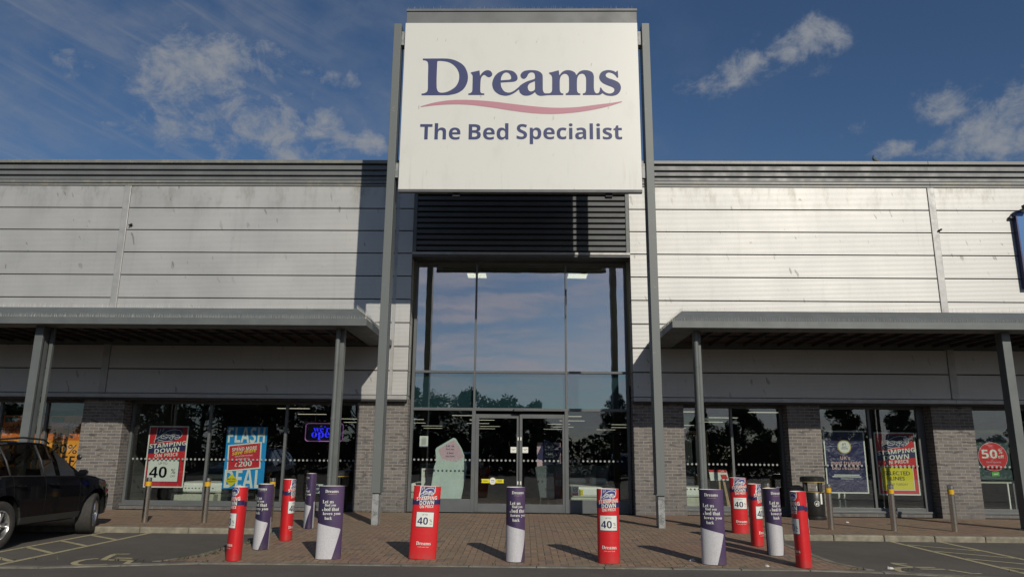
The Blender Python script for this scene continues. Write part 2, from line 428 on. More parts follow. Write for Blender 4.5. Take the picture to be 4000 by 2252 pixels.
def asphalt_mat(name):
    m_ = mat(name, (.05, .05, .05), .9)
    t, p, P, g = pos_nodes(m_)
    n = t.noise(P, .35, 5, .6); n2 = t.noise(P, 140, 3, .7); n3 = t.noise(P, 2.6, 6, .7)
    c = t.mix(t.ramp(n, .35, .7), (.078, .069, .058), (.114, .101, .084))
    c = t.mix(t.math('MULTIPLY', t.ramp(n3, .45, .75), .45), c, (.135, .121, .100))
    c = t.mix(t.math('MULTIPLY', t.ramp(t.noise(P, .9, 5, .7), .60, .74), .45), c, (.030, .027, .024))      # oil and tyre stains
    c = t.mix(t.math('MULTIPLY', t.ramp(n2, .50, .75), .60), c, (.19, .175, .15))
    sp = t.new('ShaderNodeTexVoronoi'); t.put(sp.inputs['Vector'], t.scale(P, 1, 1, 0)); sp.inputs['Scale'].default_value = 2.6
    c = t.mix(t.math('MULTIPLY', t.ramp(sp.outputs['Distance'], .045, .025), t.ramp(t.noise(P, 1.9, 2), .5, .58)), c, (.36, .35, .31))
    t.put(p.inputs['Base Color'], c)
    bp = t.new('ShaderNodeBump'); bp.inputs['Strength'].default_value = .8; bp.inputs['Distance'].default_value = .01
    t.put(bp.inputs['Height'], t.math('ADD', n2, t.noise(P, 40, 3))); t.put(p.inputs['Normal'], bp.outputs[0]); return m_
def paint_mat(name, col, under, lo=.44, hi=.56, scale=14.0, rough=.7):
    """worn paint over another colour"""
    m_ = mat(name, col, rough); t, p, P, g = pos_nodes(m_)
    n = t.noise(P, scale, 6, .7); n2 = t.noise(P, scale * 8, 3, .7)
    f = t.ramp(t.math('ADD', t.math('MULTIPLY', n, .7), t.math('MULTIPLY', n2, .3)), lo, hi)
    t.put(p.inputs['Base Color'], t.mix(f, col, under)); return m_
def glass_mat(name, k, tint, gloss=(.95, .97, 1.0)):
    m_ = bpy.data.materials.new(name); m_.use_nodes = True; t = NT(m_.node_tree); t.n.clear()
    out = t.new('ShaderNodeOutputMaterial'); mx = t.new('ShaderNodeMixShader')
    tr = t.new('ShaderNodeBsdfTransparent'); tr.inputs[0].default_value = tuple(tint) + (1,)
    gl = t.new('ShaderNodeBsdfGlossy'); gl.inputs['Color'].default_value = tuple(gloss) + (1,); gl.inputs['Roughness'].default_value = 0.0
    lw = t.new('ShaderNodeLayerWeight'); lw.inputs[0].default_value = .25
    f = t.math('ADD', t.math('MULTIPLY', lw.outputs['Fresnel'], .6), k, True)
    g = t.new('ShaderNodeNewGeometry'); b = t.new('ShaderNodeBump'); b.inputs['Strength'].default_value = .09; b.inputs['Distance'].default_value = .02
    t.put(b.inputs['Height'], t.noise(t.scale(g.outputs['Position'], 1.0, 1.0, .8), 1.3, 2)); t.put(gl.inputs['Normal'], b.outputs[0])
    t.put(mx.inputs[0], f); t.l.new(tr.outputs[0], mx.inputs[1]); t.l.new(gl.outputs[0], mx.inputs[2]); t.l.new(mx.outputs[0], out.inputs[0])
    return m_

def card_mat(name, col, col2=None):
    """printed card with a little scuffing and splash dirt at the foot"""
    m_ = mat(name, col, .42); t = NT(m_.node_tree); p = t.n['Principled BSDF']
    o = t.new('ShaderNodeTexCoord').outputs['Object']; X = t.xyz(o)
    c = col
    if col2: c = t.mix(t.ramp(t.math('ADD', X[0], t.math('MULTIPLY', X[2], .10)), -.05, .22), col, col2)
    dirt = t.math('MULTIPLY', t.ramp(X[2], .16, .0), t.ramp(t.noise(o, 14, 5, .7), .35, .65))
    c = t.mix(t.math('MULTIPLY', dirt, .35), c, (.13, .10, .08))
    scr = t.ramp(t.noise(t.scale(o, 26, 26, 6), 1.0, 3, .6), .70, .76)
    c = t.mix(t.math('MULTIPLY', scr, .30), c, tuple(min(1, x * 1.6 + .04) for x in col))
    t.put(p.inputs['Base Color'], c)
    b = t.new('ShaderNodeBump'); b.inputs['Strength'].default_value = .25; b.inputs['Distance'].default_value = .02
    t.put(b.inputs['Height'], t.noise(t.scale(o, 3, 3, 7), 1.0, 3)); t.put(p.inputs['Normal'], b.outputs[0])
    return m_
M = {}
M['clad'] = cladding_mat('silver_cladding', (.470, .470, .455), 1.0)
M['clad_trim'] = mat('silver_trim', (.38, .38, .37), .52, .35, .10, 3)
M['gap'] = mat('panel_gap', (.012, .012, .014), .9)
M['grey'] = mat('grey_coated_steel', (.115, .128, .126), .48, 0, .10, 2.0)
M['grey_dark'] = mat('dark_grey_steel', (.085, .092, .096), .5, 0, .10, 2.0)
M['col_grey'] = paint_mat('column_grey_paint', (.128, .142, .138), (.21, .215, .205), .60, .68, 3.0, .5)
M['parapet'] = mat('parapet_sheet', (.130, .138, .138), .5, .0, .14, 1.2)
M['coping'] = paint_mat('coping_sheet', (.170, .178, .175), (.235, .225, .185), .47, .60, 2.0, .45)
M['frame'] = mat('window_frame_grey', (.105, .114, .116), .42, 0, .06, 2.0)
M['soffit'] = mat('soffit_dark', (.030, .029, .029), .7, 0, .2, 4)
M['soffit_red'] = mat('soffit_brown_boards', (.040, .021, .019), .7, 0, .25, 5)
M['brick'] = brick_mat('grey_brick')
M['paving'] = paving_mat('block_paving')
M['asphalt'] = asphalt_mat('asphalt')
M['kerb'] = mat('kerb_concrete', (.225, .205, .155), .9, 0, .28, 6, bump=.5, bscale=40)
M['edging'] = mat('edging_stone', (.17, .158, .125), .9, 0, .3, 5, bump=.5, bscale=50)
M['line'] = paint_mat('road_paint_cream', (.40, .355, .205), (.09, .08, .066), .50, .66, 16.0, .8)
M['sign'] = None
M['glass_hi'] = glass_mat('glass_upper', .33, (.82, .86, .80), (1.0, .95, 1.0))
M['glass_lo'] = glass_mat('glass_lower', .068, (.93, .96, .95))
M['spandrel'] = glass_mat('glass_spandrel', .20, (.62, .74, .76))
M['white'] = mat('white_print', (.70, .72, .66), .5)
M['board_white'] = mat('board_white', (.72, .74, .68), .55, 0, .04, 4)
M['red'] = mat('red_print', (.56, .022, .028), .45)
M['navy'] = mat('navy_print', (.022, .020, .085), .45)
M['sleeve_red'] = card_mat('red_card_sleeve', (.58, .017, .021))
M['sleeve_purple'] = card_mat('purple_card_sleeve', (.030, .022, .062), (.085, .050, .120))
M['sleeve_in'] = mat('card_inside', (.70, .68, .62), .8)
M['matt_print'] = mat('mattress_print', (.50, .50, .52), .6, 0, .10, 60)
M['orange'] = mat('orange_print', (.86, .34, .03), .6, 0, .05, 3)
M['orange_dark'] = mat('deep_orange_print', (.60, .15, .025), .6, 0, .10, 3)
M['black'] = mat('black_print', (.012, .012, .012), .5)
M['yellow'] = mat('yellow_print', (.68, .60, .02), .5)
M['blue'] = mat('blue_print', (.008, .27, .62), .5)
M['pink'] = mat('pink_print', (.58, .40, .45), .55)
M['mint'] = mat('mint_board', (.50, .60, .55), .55, 0, .06, 5)
M['bluepale'] = mat('lilac_print', (.30, .30, .62), .5)
M['greencard'] = mat('green_print', (.10, .42, .06), .5)
M['teal_dark'] = mat('dark_green_board', (.020, .050, .048), .5)
M['steel'] = mat('brushed_steel', (.62, .58, .51), .24, 1.0)
M['tape'] = mat('yellow_tape', (.62, .36, .01), .45, 0, .1, 9)
M['blackplastic'] = mat('black_plastic', (.016, .017, .016), .38, 0, .15, 6)
M['gold'] = mat('gold_band', (.42, .32, .10), .4, .4)
M['dot'] = mat('frosted_dot', (.27, .29, .28), .6)
M['interior'] = mat('interior_wall', (.10, .10, .095), .8, 0, .1, 1)
M['lobby'] = mat('interior_lobby_wall', (.40, .42, .33), .8)
M['lamp_bright'] = mat('lobby_lamp_panel', (.9, .9, .8), .5, emit=(1.0, .95, .74), estr=1.7)
M['floor_in'] = mat('shop_floor', (.075, .068, .060), .4, 0, .1, 2)
M['lamp'] = mat('lamp_panel', (.9, .9, .8), .5, emit=(1.0, .93, .70), estr=.8)
M['neon_blue'] = mat('neon_blue', (.02, .02, .6), .4, emit=(.03, .03, 1.0), estr=1.1)
M['neon_pink'] = mat('neon_pink', (.5, .2, .5), .4, emit=(.75, .25, .75), estr=.2)
M['neon_board'] = mat('neon_backboard', (.012, .012, .035), .3)
M['bed'] = mat('bed_fabric', (.44, .45, .36), .8, 0, .1, 20)
M['bed_grey'] = mat('headboard_fabric', (.10, .12, .125), .85, 0, .1, 20)
M['wood'] = mat('pale_wood', (.36, .24, .12), .55, 0, .2, 12)
M['spike'] = mat('spike_plastic', (.50, .49, .42), .4)
M['teal_panel'] = mat('spandrel_back', (.13, .175, .185), .5)
M['shoe_blue'] = mat('shoe_blue_print', (.050, .050, .200), .45)
M['roof'] = mat('roof_sheet', (.16, .16, .165), .6, 0, .1, 1)
M['galv'] = paint_mat('peeling_galvanised', (.150, .160, .158), (.30, .31, .31), .44, .52, 9.0, .45)

def stain_sign(m_, base, k=1.0):
    t, p, P, g = pos_nodes(m_); X = t.xyz(P)
    scr = t.noise(t.vmath('ADD', t.scale(P, 10, 1, 3.2), t.comb(t.math('MULTIPLY', X[2], -2.0), 0.0, 0.0)), 1.0, 2, .4)
    marks = t.math('MULTIPLY', t.ramp(scr, .70, .75), t.ramp(t.noise(P, 1.3, 2), .44, .60))
    soft = t.ramp(t.noise(t.scale(P, 1.6, 1, .8), 1.0, 5, .6), .50, .80)
    drip = t.math('MULTIPLY', t.ramp(t.noise(t.scale(P, 7, 1, .5), 1.0, 5, .6), .54, .74), t.ramp(X[2], 8.0, 6.95))
    c = t.mix(t.math('MULTIPLY', soft, .35 * k), base, tuple(x * .80 for x in base))
    c = t.mix(t.math('MULTIPLY', drip, .40 * k), c, (.40, .385, .29))
    c = t.mix(t.math('MULTIPLY', marks, .50 * k), c, (.34, .33, .27))
    t.put(p.inputs['Base Color'], c)
M['sign'] = mat('sign_white_sheet', (.645, .648, .605), .38); stain_sign(M['sign'], (.645, .648, .605), 1.25)
M['sign_navy'] = mat('sign_navy_vinyl', (.044, .056, .150), .5, spec=.3); stain_sign(M['sign_navy'], (.044, .056, .150), .25)
M['sign_pink'] = mat('sign_faded_pink_vinyl', (.45, .20, .25), .5); stain_sign(M['sign_pink'], (.45, .20, .25), .5)

# ================================================================== ground
AZ = -0.10                                   # asphalt level; the paving by the shop is at 0
def front_y(x): return -7.505 - min(.62, .30 * max(0, abs(x) - 4.3))    # front edging line
def apron_z(y): return 0.0 if y > -3.9 else max(-.1, -.1 * (-3.9 - y) / 3.6)
b = MB(); b.quad((-400, -400, AZ), (400, -400, AZ), (400, 400, AZ), (-400, 400, AZ))
tag(b.build('car_park', M['asphalt']), kind='structure')
b = MB()                                     # footway in front of the shops, left and right of the apron
b.box(-40, -4.35, -3.80, .16, -.3, 0); b.box(4.25, 40, -3.80, .16, -.3, 0)
o = tag(b.build('footway', M['paving']), kind='structure')
b = MB()                                     # paved apron running down flush to the car park
ys = [.16, -3.9] + [-3.9 - .3 * i for i in range(1, 13)]
xl = lambda y: -4.35 if y > -3.9 else -4.35 - max(0, (-5.0 - y)) * .14 - max(0, (-7.0 - y)) * .6
xr = lambda y: 4.25 if y > -3.9 else 4.25 + max(0, (-5.0 - y)) * .05 + max(0, (-7.0 - y)) * .5
for a, c in zip(ys[:-1], ys[1:]):
    za, zc = apron_z(a) + .004, apron_z(c) + .004
    b.quad((xl(c), c, zc), (xr(c), c, zc), (xr(a), a, za), (xl(a), a, za))
    b.quad((xl(c), c, -.3), (xl(c), c, zc), (xl(a), a, za), (xl(a), a, -.3)); b.quad((xr(c), c, zc), (xr(c), c, -.3), (xr(a), a, -.3), (xr(a), a, za))
tag(b.build('paved_apron', M['paving'], fix=False), kind='structure')
b = MB()                                     # edging stones round the apron
for f, s_ in ((xl, -1), (xr, 1)):
    for a, c in zip(ys[1:-1], ys[2:]):
        za, zc = apron_z(a), apron_z(c)
        b.hull([(f(a), a, -.3), (f(a) + s_*.13, a, -.3), (f(a) + s_*.13, a, za + .006), (f(a), a, za + .012)],
               [(f(c), c, -.3), (f(c) + s_*.13, c, -.3), (f(c) + s_*.13, c, zc + .006), (f(c), c, zc + .012)])
x0 = -40
rng = random.Random(3)
while x0 < 40:
    zt_ = AZ + .012 + rng.uniform(0, .004); q0, q1 = front_y(x0), front_y(x0 + .905)
    b.flat([(x0, q0 - .155), (x0 + .905, q1 - .155), (x0 + .905, q1), (x0, q0)], -.3, zt_); x0 += .913
tag(b.build('edging_kerb', M['edging'], bevel=.01), kind='structure')
b = MB()
x0 = -40
while x0 < 40:
    x1 = x0 + .905
    for lo, hi in ((-40, -4.36), (4.26, 40)):
        a, c = max(x0, lo), min(x1, hi)
        if c - a > .05: b.box(a, c, -3.95 + rng.uniform(-.003, .003), -3.802, -.3, .004 + rng.uniform(-.003, .003))
    x0 += .913
tag(b.build('kerb', M['kerb'], bevel=.022), kind='structure')

# painted bay markings
b = MB(); LZ = AZ + .004
def stripe(x0, y0, x1, y1, w=.09, z=LZ):
    L = math.hypot(x1 - x0, y1 - y0); nx, ny = -(y1 - y0) / L * w / 2, (x1 - x0) / L * w / 2
    b.quad((x0 + nx, y0 + ny, z), (x0 - nx, y0 - ny, z), (x1 - nx, y1 - ny, z), (x1 + nx, y1 + ny, z))
for s_, xa, xb in ((-1, -6.92, -7.77), (1, 6.66, 7.56)):
    stripe(xa, -3.98, xa, front_y(xa)); stripe(xb, -3.98, xb, front_y(xb))
    lx0, lx1 = min(xa, xb) + .046, max(xa, xb) - .046
    for k in range(4):
        y = -4.45 - .87 * k
        if s_ < 0: stripe(lx0, y, lx1, y - .60, .085, LZ)
        else: stripe(lx1, y - .78, lx0, y, .085, LZ)
# wheelchair symbols, as painted (the left one lies the other way up from the right one)
def symbol(pts_arc, strokes, w):
    for st in (pts_arc,) + strokes:
        st = [Vector(p) for p in st]; L_, R_ = [], []
        for i, p in enumerate(st):
            d = (st[min(i + 1, len(st) - 1)] - st[max(i - 1, 0)]).normalized(); n_ = Vector((-d.y, d.x)) * w / 2
            L_.append(p + n_); R_.append(p - n_)
        for i in range(len(st) - 1):
            b.quad((L_[i].x, L_[i].y, LZ), (R_[i].x, R_[i].y, LZ), (R_[i+1].x, R_[i+1].y, LZ), (L_[i+1].x, L_[i+1].y, LZ))
arc = curve_loop([(-5.98,-7.30,1),(-6.09,-7.42),(-6.08,-7.68),(-5.96,-7.86),(-5.78,-7.90),(-5.58,-7.84),(-5.46,-7.76,1)], 6)[:-5]
symbol(arc, ([(-5.80,-6.80),(-6.03,-6.83)], [(-6.00,-6.86),(-5.86,-7.38)], [(-5.87,-7.42),(-5.44,-7.42)], [(-5.78,-7.22),(-5.53,-7.24)], [(-5.43,-7.46),(-5.35,-7.74),(-5.17,-7.70)]), .085)
arc = curve_loop([(5.40,-7.20,1),(5.18,-7.26),(5.06,-7.52),(5.10,-7.76),(5.30,-7.88),(5.55,-7.86),(5.72,-7.68,1)], 6)[:-5]
symbol(arc, ([(5.30,-6.78),(5.50,-6.86)], [(5.31,-6.84),(5.42,-7.18)], [(5.44,-7.18),(5.72,-7.18)], [(5.44,-7.34),(5.78,-7.34)], [(5.80,-7.38),(5.93,-7.70),(6.06,-7.68)]), .085)
for x_ in (-13.6, -18.2, 12.2, 17.0): stripe(x_, -3.98, x_, -7.49)
for k in range(-9, 10): stripe(k * 2.5, -27.0, k * 2.5, -31.6)
tag(b.build('painted_bay_markings', M['line'], fix=False), kind='structure')

# ================================================================== buildings
JZ = [8.172 - .6 * k for k in range(0, 10)]        # panel joints
XL0, XR0 = -10.45, 10.42                            # party joints
GY = .55                                            # glass line
def rows(b, x0, x1, z0, z1, y0=0.0, y1=.08, xax=True):
    """flat insulated panels between the joints"""
    edges = [z1] + [z for z in JZ if z0 + .03 < z < z1 - .03] + [z0]
    for zt, zb in zip(edges[:-1], edges[1:]):
        a, c = zb + (.012 if zb > z0 else 0), zt - (.012 if zt < z1 else 0)
        if xax: b.box(x0, x1, y0, y1, a, c)
        else: b.box(x0, x1, y0, y1, a, c)
def cladding(parent, spans):
    b = MB(); g = MB()
    for x0, x1, z0, z1 in spans:
        rows(b, x0, x1, z0, z1); g.box(x0 + .001, x1 - .001, .055, .149, z0 + .012, z1 - .002)
    b.build('wall_cladding', M['clad'], parent, bevel=.006); g.build('cladding_core', M['gap'], parent)
def parapet(parent, x0, x1):
    b = MB()
    for za, zb in ((8.63, 8.775), (8.475, 8.605), (8.335, 8.45)):          # ribbed sheet: proud bands with dark recesses between
        b.hull([(x0, .04, zb), (x0, -.015, zb - .025), (x0, -.02, za + .01), (x0, .04, za)], [(x1, .04, zb), (x1, -.015, zb - .025), (x1, -.02, za + .01), (x1, .04, za)])
    b.build('parapet', M['parapet'], parent)
    b = MB(); b.box(x0, x1, .041, .16, 8.20, 8.80); b.build('parapet_core', M['grey_dark'], parent)
    b = MB(); b.box(x0, x1, -.06, .35, 8.80, 8.89); b.build('coping', M['coping'], parent, bevel=.008)
    b = MB(); b.box(x0, x1, -.035, .04, 8.255, 8.325); b.box(x0, x1, -.022, .04, 8.178, 8.238)
    b.build('parapet_drip', M['coping'], parent, bevel=.005)
def window(parent, x0, x1, z0, z1, mull, name='shop_window', glass='glass_lo', dots=True, sill=True, side=(.06, .06)):
    w = MB(); fy0, fy1 = GY - .05, GY + .06
    w.box(x0, x0 + side[0], fy0, fy1, z0, z1); w.box(x1 - side[1], x1, fy0, fy1, z0, z1)
    w.box(x0 + side[0], x1 - side[1], fy0 + .003, fy1, z1 - .07, z1); w.box(x0 + side[0], x1 - side[1], fy0 + .003, fy1, z0, z0 + .10)
    xs = [x0 + side[0]] + [v for m_ in mull for v in (m_ - .03, m_ + .03)] + [x1 - side[1]]
    for m_ in mull: w.box(m_ - .03, m_ + .03, fy0 + .001, fy1, z0 + .10, z1 - .07)
    wo = w.build(name, M['frame'], parent, bevel=.005)
    for a, c in zip(xs[0::2], xs[1::2]):
        MB().box(a, c, GY - .004, GY + .004, z0 + .10, z1 - .07).build('pane', M[glass], wo)
    if dots:
        d = MB(); x = x0 + .14
        while x < x1 - .1:
            if all(abs(x - m_) > .07 for m_ in mull):
                d.slab([(x + .026 * math.cos(k * math.pi / 6), 1.19 + .026 * math.sin(k * math.pi / 6)) for k in range(12)], GY - .0075, GY - .0055)
            x += .104
        d.build('dot_strip', M['dot'], wo)
    if sill:
        MB().box(x0 - .03, x1 + .03, GY - .16, GY - .051, z0 - .02, z0 + .03).build('sill', M['frame'], wo, bevel=.006)
    return wo
def piers(parent, spans):
    for x0, x1 in spans:
        b = MB(); b.box(x0, x1, .15, GY + .2, 0, 2.70); b.build('brick_pier', M['brick'], parent)
def shell(parent, x0, x1, ends, lobby=None):
    """side, back, floor, ceilings and roof of a unit"""
    b = MB(); y1 = 32.0
    for x, t_ in ends: b.box(x, x + t_, .16, y1, 0, 8.17)
    b.box(x0 + .2, x1 - .2, y1, y1 + .2, 0, 8.17); b.build('inner_wall', M['interior'], parent)
    MB().box(x0 + .2, x1 - .2, GY + .1, y1, -.25, .002).build('shop_floor', M['floor_in'], parent)
    c = MB()
    if lobby:
        c.box(x0 + .2, lobby[0], GY + .07, y1, 2.80, 3.15); c.box(lobby[1], x1 - .2, GY + .07, y1, 2.80, 3.15)
        c.box(lobby[0], lobby[1], lobby[2], y1, 2.80, 3.15)
    else: c.box(x0 + .2, x1 - .2, GY + .07, y1, 2.80, 3.15)
    c.build('ceiling', M['interior'], parent)
    MB().box(x0, x1, .16, y1 + .2, 8.18, 8.30).build('roof', M['roof'], parent)

def trims(parent, spans):
    for x0, x1 in spans:
        MB().box(x0, x1, -.035, .08, 2.665, 2.762).build('base_trim', M['clad_trim'], parent, bevel=.006)
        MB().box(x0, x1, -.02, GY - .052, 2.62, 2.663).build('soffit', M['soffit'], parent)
def plinth(parent, spans):
    for x0, x1 in spans: MB().box(x0, x1, GY - .14, GY + .1, 0, .045 + .055).build('brick_plinth', M['brick'], parent)

# ---- the bed shop in the middle
shop = thing('shop_building', 'long silver-clad retail unit with the tall glazed entrance in its middle', 'building', (0, 0, 0))
OX0, OX1 = -2.90, 2.66
cladding(shop, [(XL0 + .09, -3.35, 2.775, 8.17), (-3.27, OX0, 2.775, 8.17), (OX1, XR0 - .09, 2.775, 8.17), (OX0, OX1, 7.99, 8.17)])
MB().box(-3.348, -3.272, .012, .08, 2.775, 8.17).build('cover_strip', M['clad_trim'], shop)
parapet(shop, XL0 + .001, XR0 - .001)
trims(shop, [(XL0 + .002, OX0), (OX1, XR0 - .002)])
for xa, xb in ((OX0 - .081, OX0 - .002), (OX1 + .002, OX1 + .081)):     # returns of the cladding into the entrance
    b = MB()
    for zt, zb in zip([7.97] + JZ[1:], JZ[1:] + [2.675]):
        if zb <= zt: b.box(xa, xb, .081, GY - .06, zb + .008, zt - .008)
    b.build('entrance_return', M['clad'], shop)
lv = MB(); z = 6.46                                   # louvred panel over the entrance
while z < 7.93:
    lv.hull([(OX0 + .09, .10, z), (OX0 + .09, .035, z + .012), (OX0 + .09, .03, z + .105), (OX0 + .09, .10, z + .125)],
            [(OX1 - .09, .10, z), (OX1 - .09, .035, z + .012), (OX1 - .09, .03, z + .105), (OX1 - .09, .10, z + .125)]); z += .151
lo = lv.build('louvre_panel', M['grey_dark'], shop)
MB().box(OX0 + .002, OX1 - .002, .101, .30, 6.40, 7.988).build('louvre_back', M['gap'], lo)
fr = MB(); fr.box(OX0 + .002, OX0 + .09, .01, .10, 6.41, 7.988); fr.box(OX1 - .09, OX1 - .002, .01, .10, 6.41, 7.988)
fr.build('louvre_frame', M['grey'], lo, bevel=.005)
MB().box(OX0 + .001, OX1 - .001, -.05, .10, 6.335, 6.40).build('head_flashing', M['clad_trim'], shop, bevel=.006)
MB().box(OX0 + .001, OX1 - .001, -.02, GY - .06, 6.285, 6.333).build('entrance_soffit', M['grey_dark'], shop)
# entrance glazing
gx0, gx1, mx0, mx1 = -2.86, 2.62, -1.27, 1.045
w = MB(); fy0, fy1 = GY - .06, GY + .08
for x0, x1, z0, z1 in ((gx0, gx0 + .07, 0, 6.285), (gx1 - .07, gx1, 0, 6.285), (mx0 - .025, mx0 + .025, 2.51, 6.22), (mx1 - .025, mx1 + .025, 2.51, 6.22),
                       (mx0 - .045, mx0 + .045, 0, 2.44), (mx1 - .045, mx1 + .045, 0, 2.44)): w.box(x0, x1, fy0, fy1, z0, z1)
for x0, x1, z0, z1 in ((gx0 + .07, gx1 - .07, 6.22, 6.285), (gx0 + .07, gx1 - .07, 2.44, 2.51)): w.box(x0, x1, fy0 + .002, fy1, z0, z1)
for x0, x1 in ((gx0 + .07, mx0 - .025), (mx0 + .025, mx1 - .025), (mx1 + .025, gx1 - .07)): w.box(x0, x1, fy0 + .003, fy1, 3.38, 3.44)
for x0, x1 in ((gx0 + .07, mx0 - .045), (mx1 + .045, gx1 - .07)): w.box(x0, x1, fy0 + .003, fy1, 0, .31)
ent = w.build('entrance_glazing', M['frame'], shop, bevel=.005)
for x0, x1 in ((gx0 + .07, mx0 - .025), (mx0 + .025, mx1 - .025), (mx1 + .025, gx1 - .07)):
    MB().box(x0, x1, GY - .004, GY + .004, 3.44, 6.22).build('pane', M['glass_hi'], ent)
    MB().box(x0, x1, GY - .004, GY + .004, 2.51, 3.38).build('spandrel_pane', M['spandrel'], ent)
for x0, x1 in ((gx0 + .07, mx0 - .045), (mx1 + .045, gx1 - .07)): MB().box(x0, x1, GY - .004, GY + .004, .31, 2.44).build('pane', M['glass_lo'], ent)
d = MB()
for x0, x1 in ((gx0 + .13, mx0 - .06), (mx1 + .09, gx1 - .12)):
    x = x0
    while x < x1: d.slab([(x + .026 * math.cos(k * math.pi / 6), 1.235 + .026 * math.sin(k * math.pi / 6)) for k in range(12)], GY - .0075, GY - .0055); x += .106
d.build('dot_strip', M['dot'], ent)
MB().box(-.27, -.02, GY - .17, GY - .062, 2.425, 2.505).build('door_sensor', M['grey_dark'], ent, bevel=.015)
for dx0, dx1, yy, st0, st1 in ((mx0 + .045, -.125, GY + .045, .085, .07), (-.125, mx1 - .045, GY - .015, .07, .06)):
    w = MB(); w.box(dx0, dx0 + st0, yy - .025, yy + .025, .01, 2.36); w.box(dx1 - st1, dx1, yy - .025, yy + .025, .01, 2.36)
    w.box(dx0 + st0, dx1 - st1, yy - .023, yy + .025, 2.26, 2.36); w.box(dx0 + st0, dx1 - st1, yy - .023, yy + .025, .01, .20)
    do = w.build('sliding_door', M['frame'], shop, bevel=.004)
    MB().box(dx0 + st0, dx1 - st1, yy - .004, yy + .004, .20, 2.26).build('pane', M['glass_lo'], do)
    d = MB(); x = dx0 + st0 + .04
    while x < dx1 - st1 - .02: d.slab([(x + .026 * math.cos(k * math.pi / 6), 1.232 + .026 * math.sin(k * math.pi / 6)) for k in range(12)], yy - .0075, yy - .0055); x += .106
    d.build('dot_strip', M['dot'], do)
    xk = dx1 - st1 * .5 if dx0 < -1 else dx0 + st0 * .5
    for za in (1.72, .66): MB().box(xk - .015, xk + .015, yy - .035, yy - .0255, za, za + .08).build('door_lock', M['white'], do)
MB().box(mx0 + .045, mx1 - .045, GY - .10, GY + .10, 0, .008).build('door_threshold', M['steel'], shop)
piers(shop, [(-9.91, -9.90 + .0), ] if False else [(-4.12, -2.875), (2.65, 3.88), (6.40, 7.19)])
window(shop, -9.90, -4.12, .10, 2.62, [-7.90, -5.98])
window(shop, 3.88, 6.40, .10, 2.62, [5.13])
window(shop, 7.19, 9.87, .10, 2.62, [8.52], side=(.10, .18))
plinth(shop, [(-9.90, -4.12), (3.88, 6.40), (7.19, 9.87)])
shell(shop, XL0 + .1, XR0 - .1, [(XL0 + .1, .18), (XR0 - .28, .18)], lobby=(-3.05, 2.85, 6.2))
b = MB(); b.box(-3.05, -2.93, GY + .1, 6.2, 3.15, 6.6); b.box(2.73, 2.85, GY + .1, 6.2, 3.15, 6.6); b.box(-2.93, 2.73, 6.2, 6.32, 3.15, 6.6); b.box(-3.05, 2.85, GY + .1, 6.2, 6.602, 6.75)
b.build('lobby_wall', M['lobby'], shop)
MB().box(OX0 + .1, OX1 - .1, GY + .09, GY + .12, 2.50, 3.40).build('spandrel_back', M['teal_panel'], shop)
# weep vents in the lowest courses
for x in (-3.98, -3.05, 3.0, 3.62): MB().box(x - .006, x + .006, .143, .151, .165, .225).build('weep_vent', M['black'], shop)

# ---- the neighbours
nl = thing('bike_shop_building', 'silver-clad neighbouring unit left of the party joint, behind the parked car', 'building', (-14.8, 0, 0))
cladding(nl, [(-19.4, XL0 - .09, 2.775, 8.17)]); parapet(nl, -19.4, XL0 - .001); trims(nl, [(-19.4, XL0 - .002)])
MB().box(XL0 - .088, XL0 + .088, -.028, .08, 2.775, 8.17).build('party_trim', M['clad_trim'], nl, bevel=.01)
piers(nl, [(-10.94, -9.92)])
window(nl, -15.4, -10.94, .10, 2.62, [-13.26, -12.08], dots=False)
MB().box(-19.4, -15.4, .15, .75, 0, 2.70).build('brick_wall', M['brick'], nl)
plinth(nl, [(-15.4, -10.94)])
shell(nl, -19.4, XL0 - .1, [(-19.2, .2), (XL0 - .1, .18)])
nr = thing('kitchen_shop_building', 'silver-clad neighbouring unit right of the party joint, with a red round sticker in its window', 'building', (14.8, 0, 0))
cladding(nr, [(XR0 + .09, 19.4, 2.775, 8.17)]); parapet(nr, XR0 + .001, 19.4); trims(nr, [(XR0 + .002, 19.4)])
MB().box(XR0 - .088, XR0 + .088, -.028, .08, 2.775, 8.17).build('party_trim', M['clad_trim'], nr, bevel=.01)
piers(nr, [(9.88, 10.87)])
window(nr, 10.87, 14.2, .10, 2.62, [12.05, 13.1], dots=True)
MB().box(14.2, 19.4, .15, .75, 0, 2.70).build('brick_wall', M['brick'], nr)
plinth(nr, [(10.87, 14.2)])
shell(nr, XR0 + .1, 19.4, [(XR0 - .08, .18), (19.0, .2)])

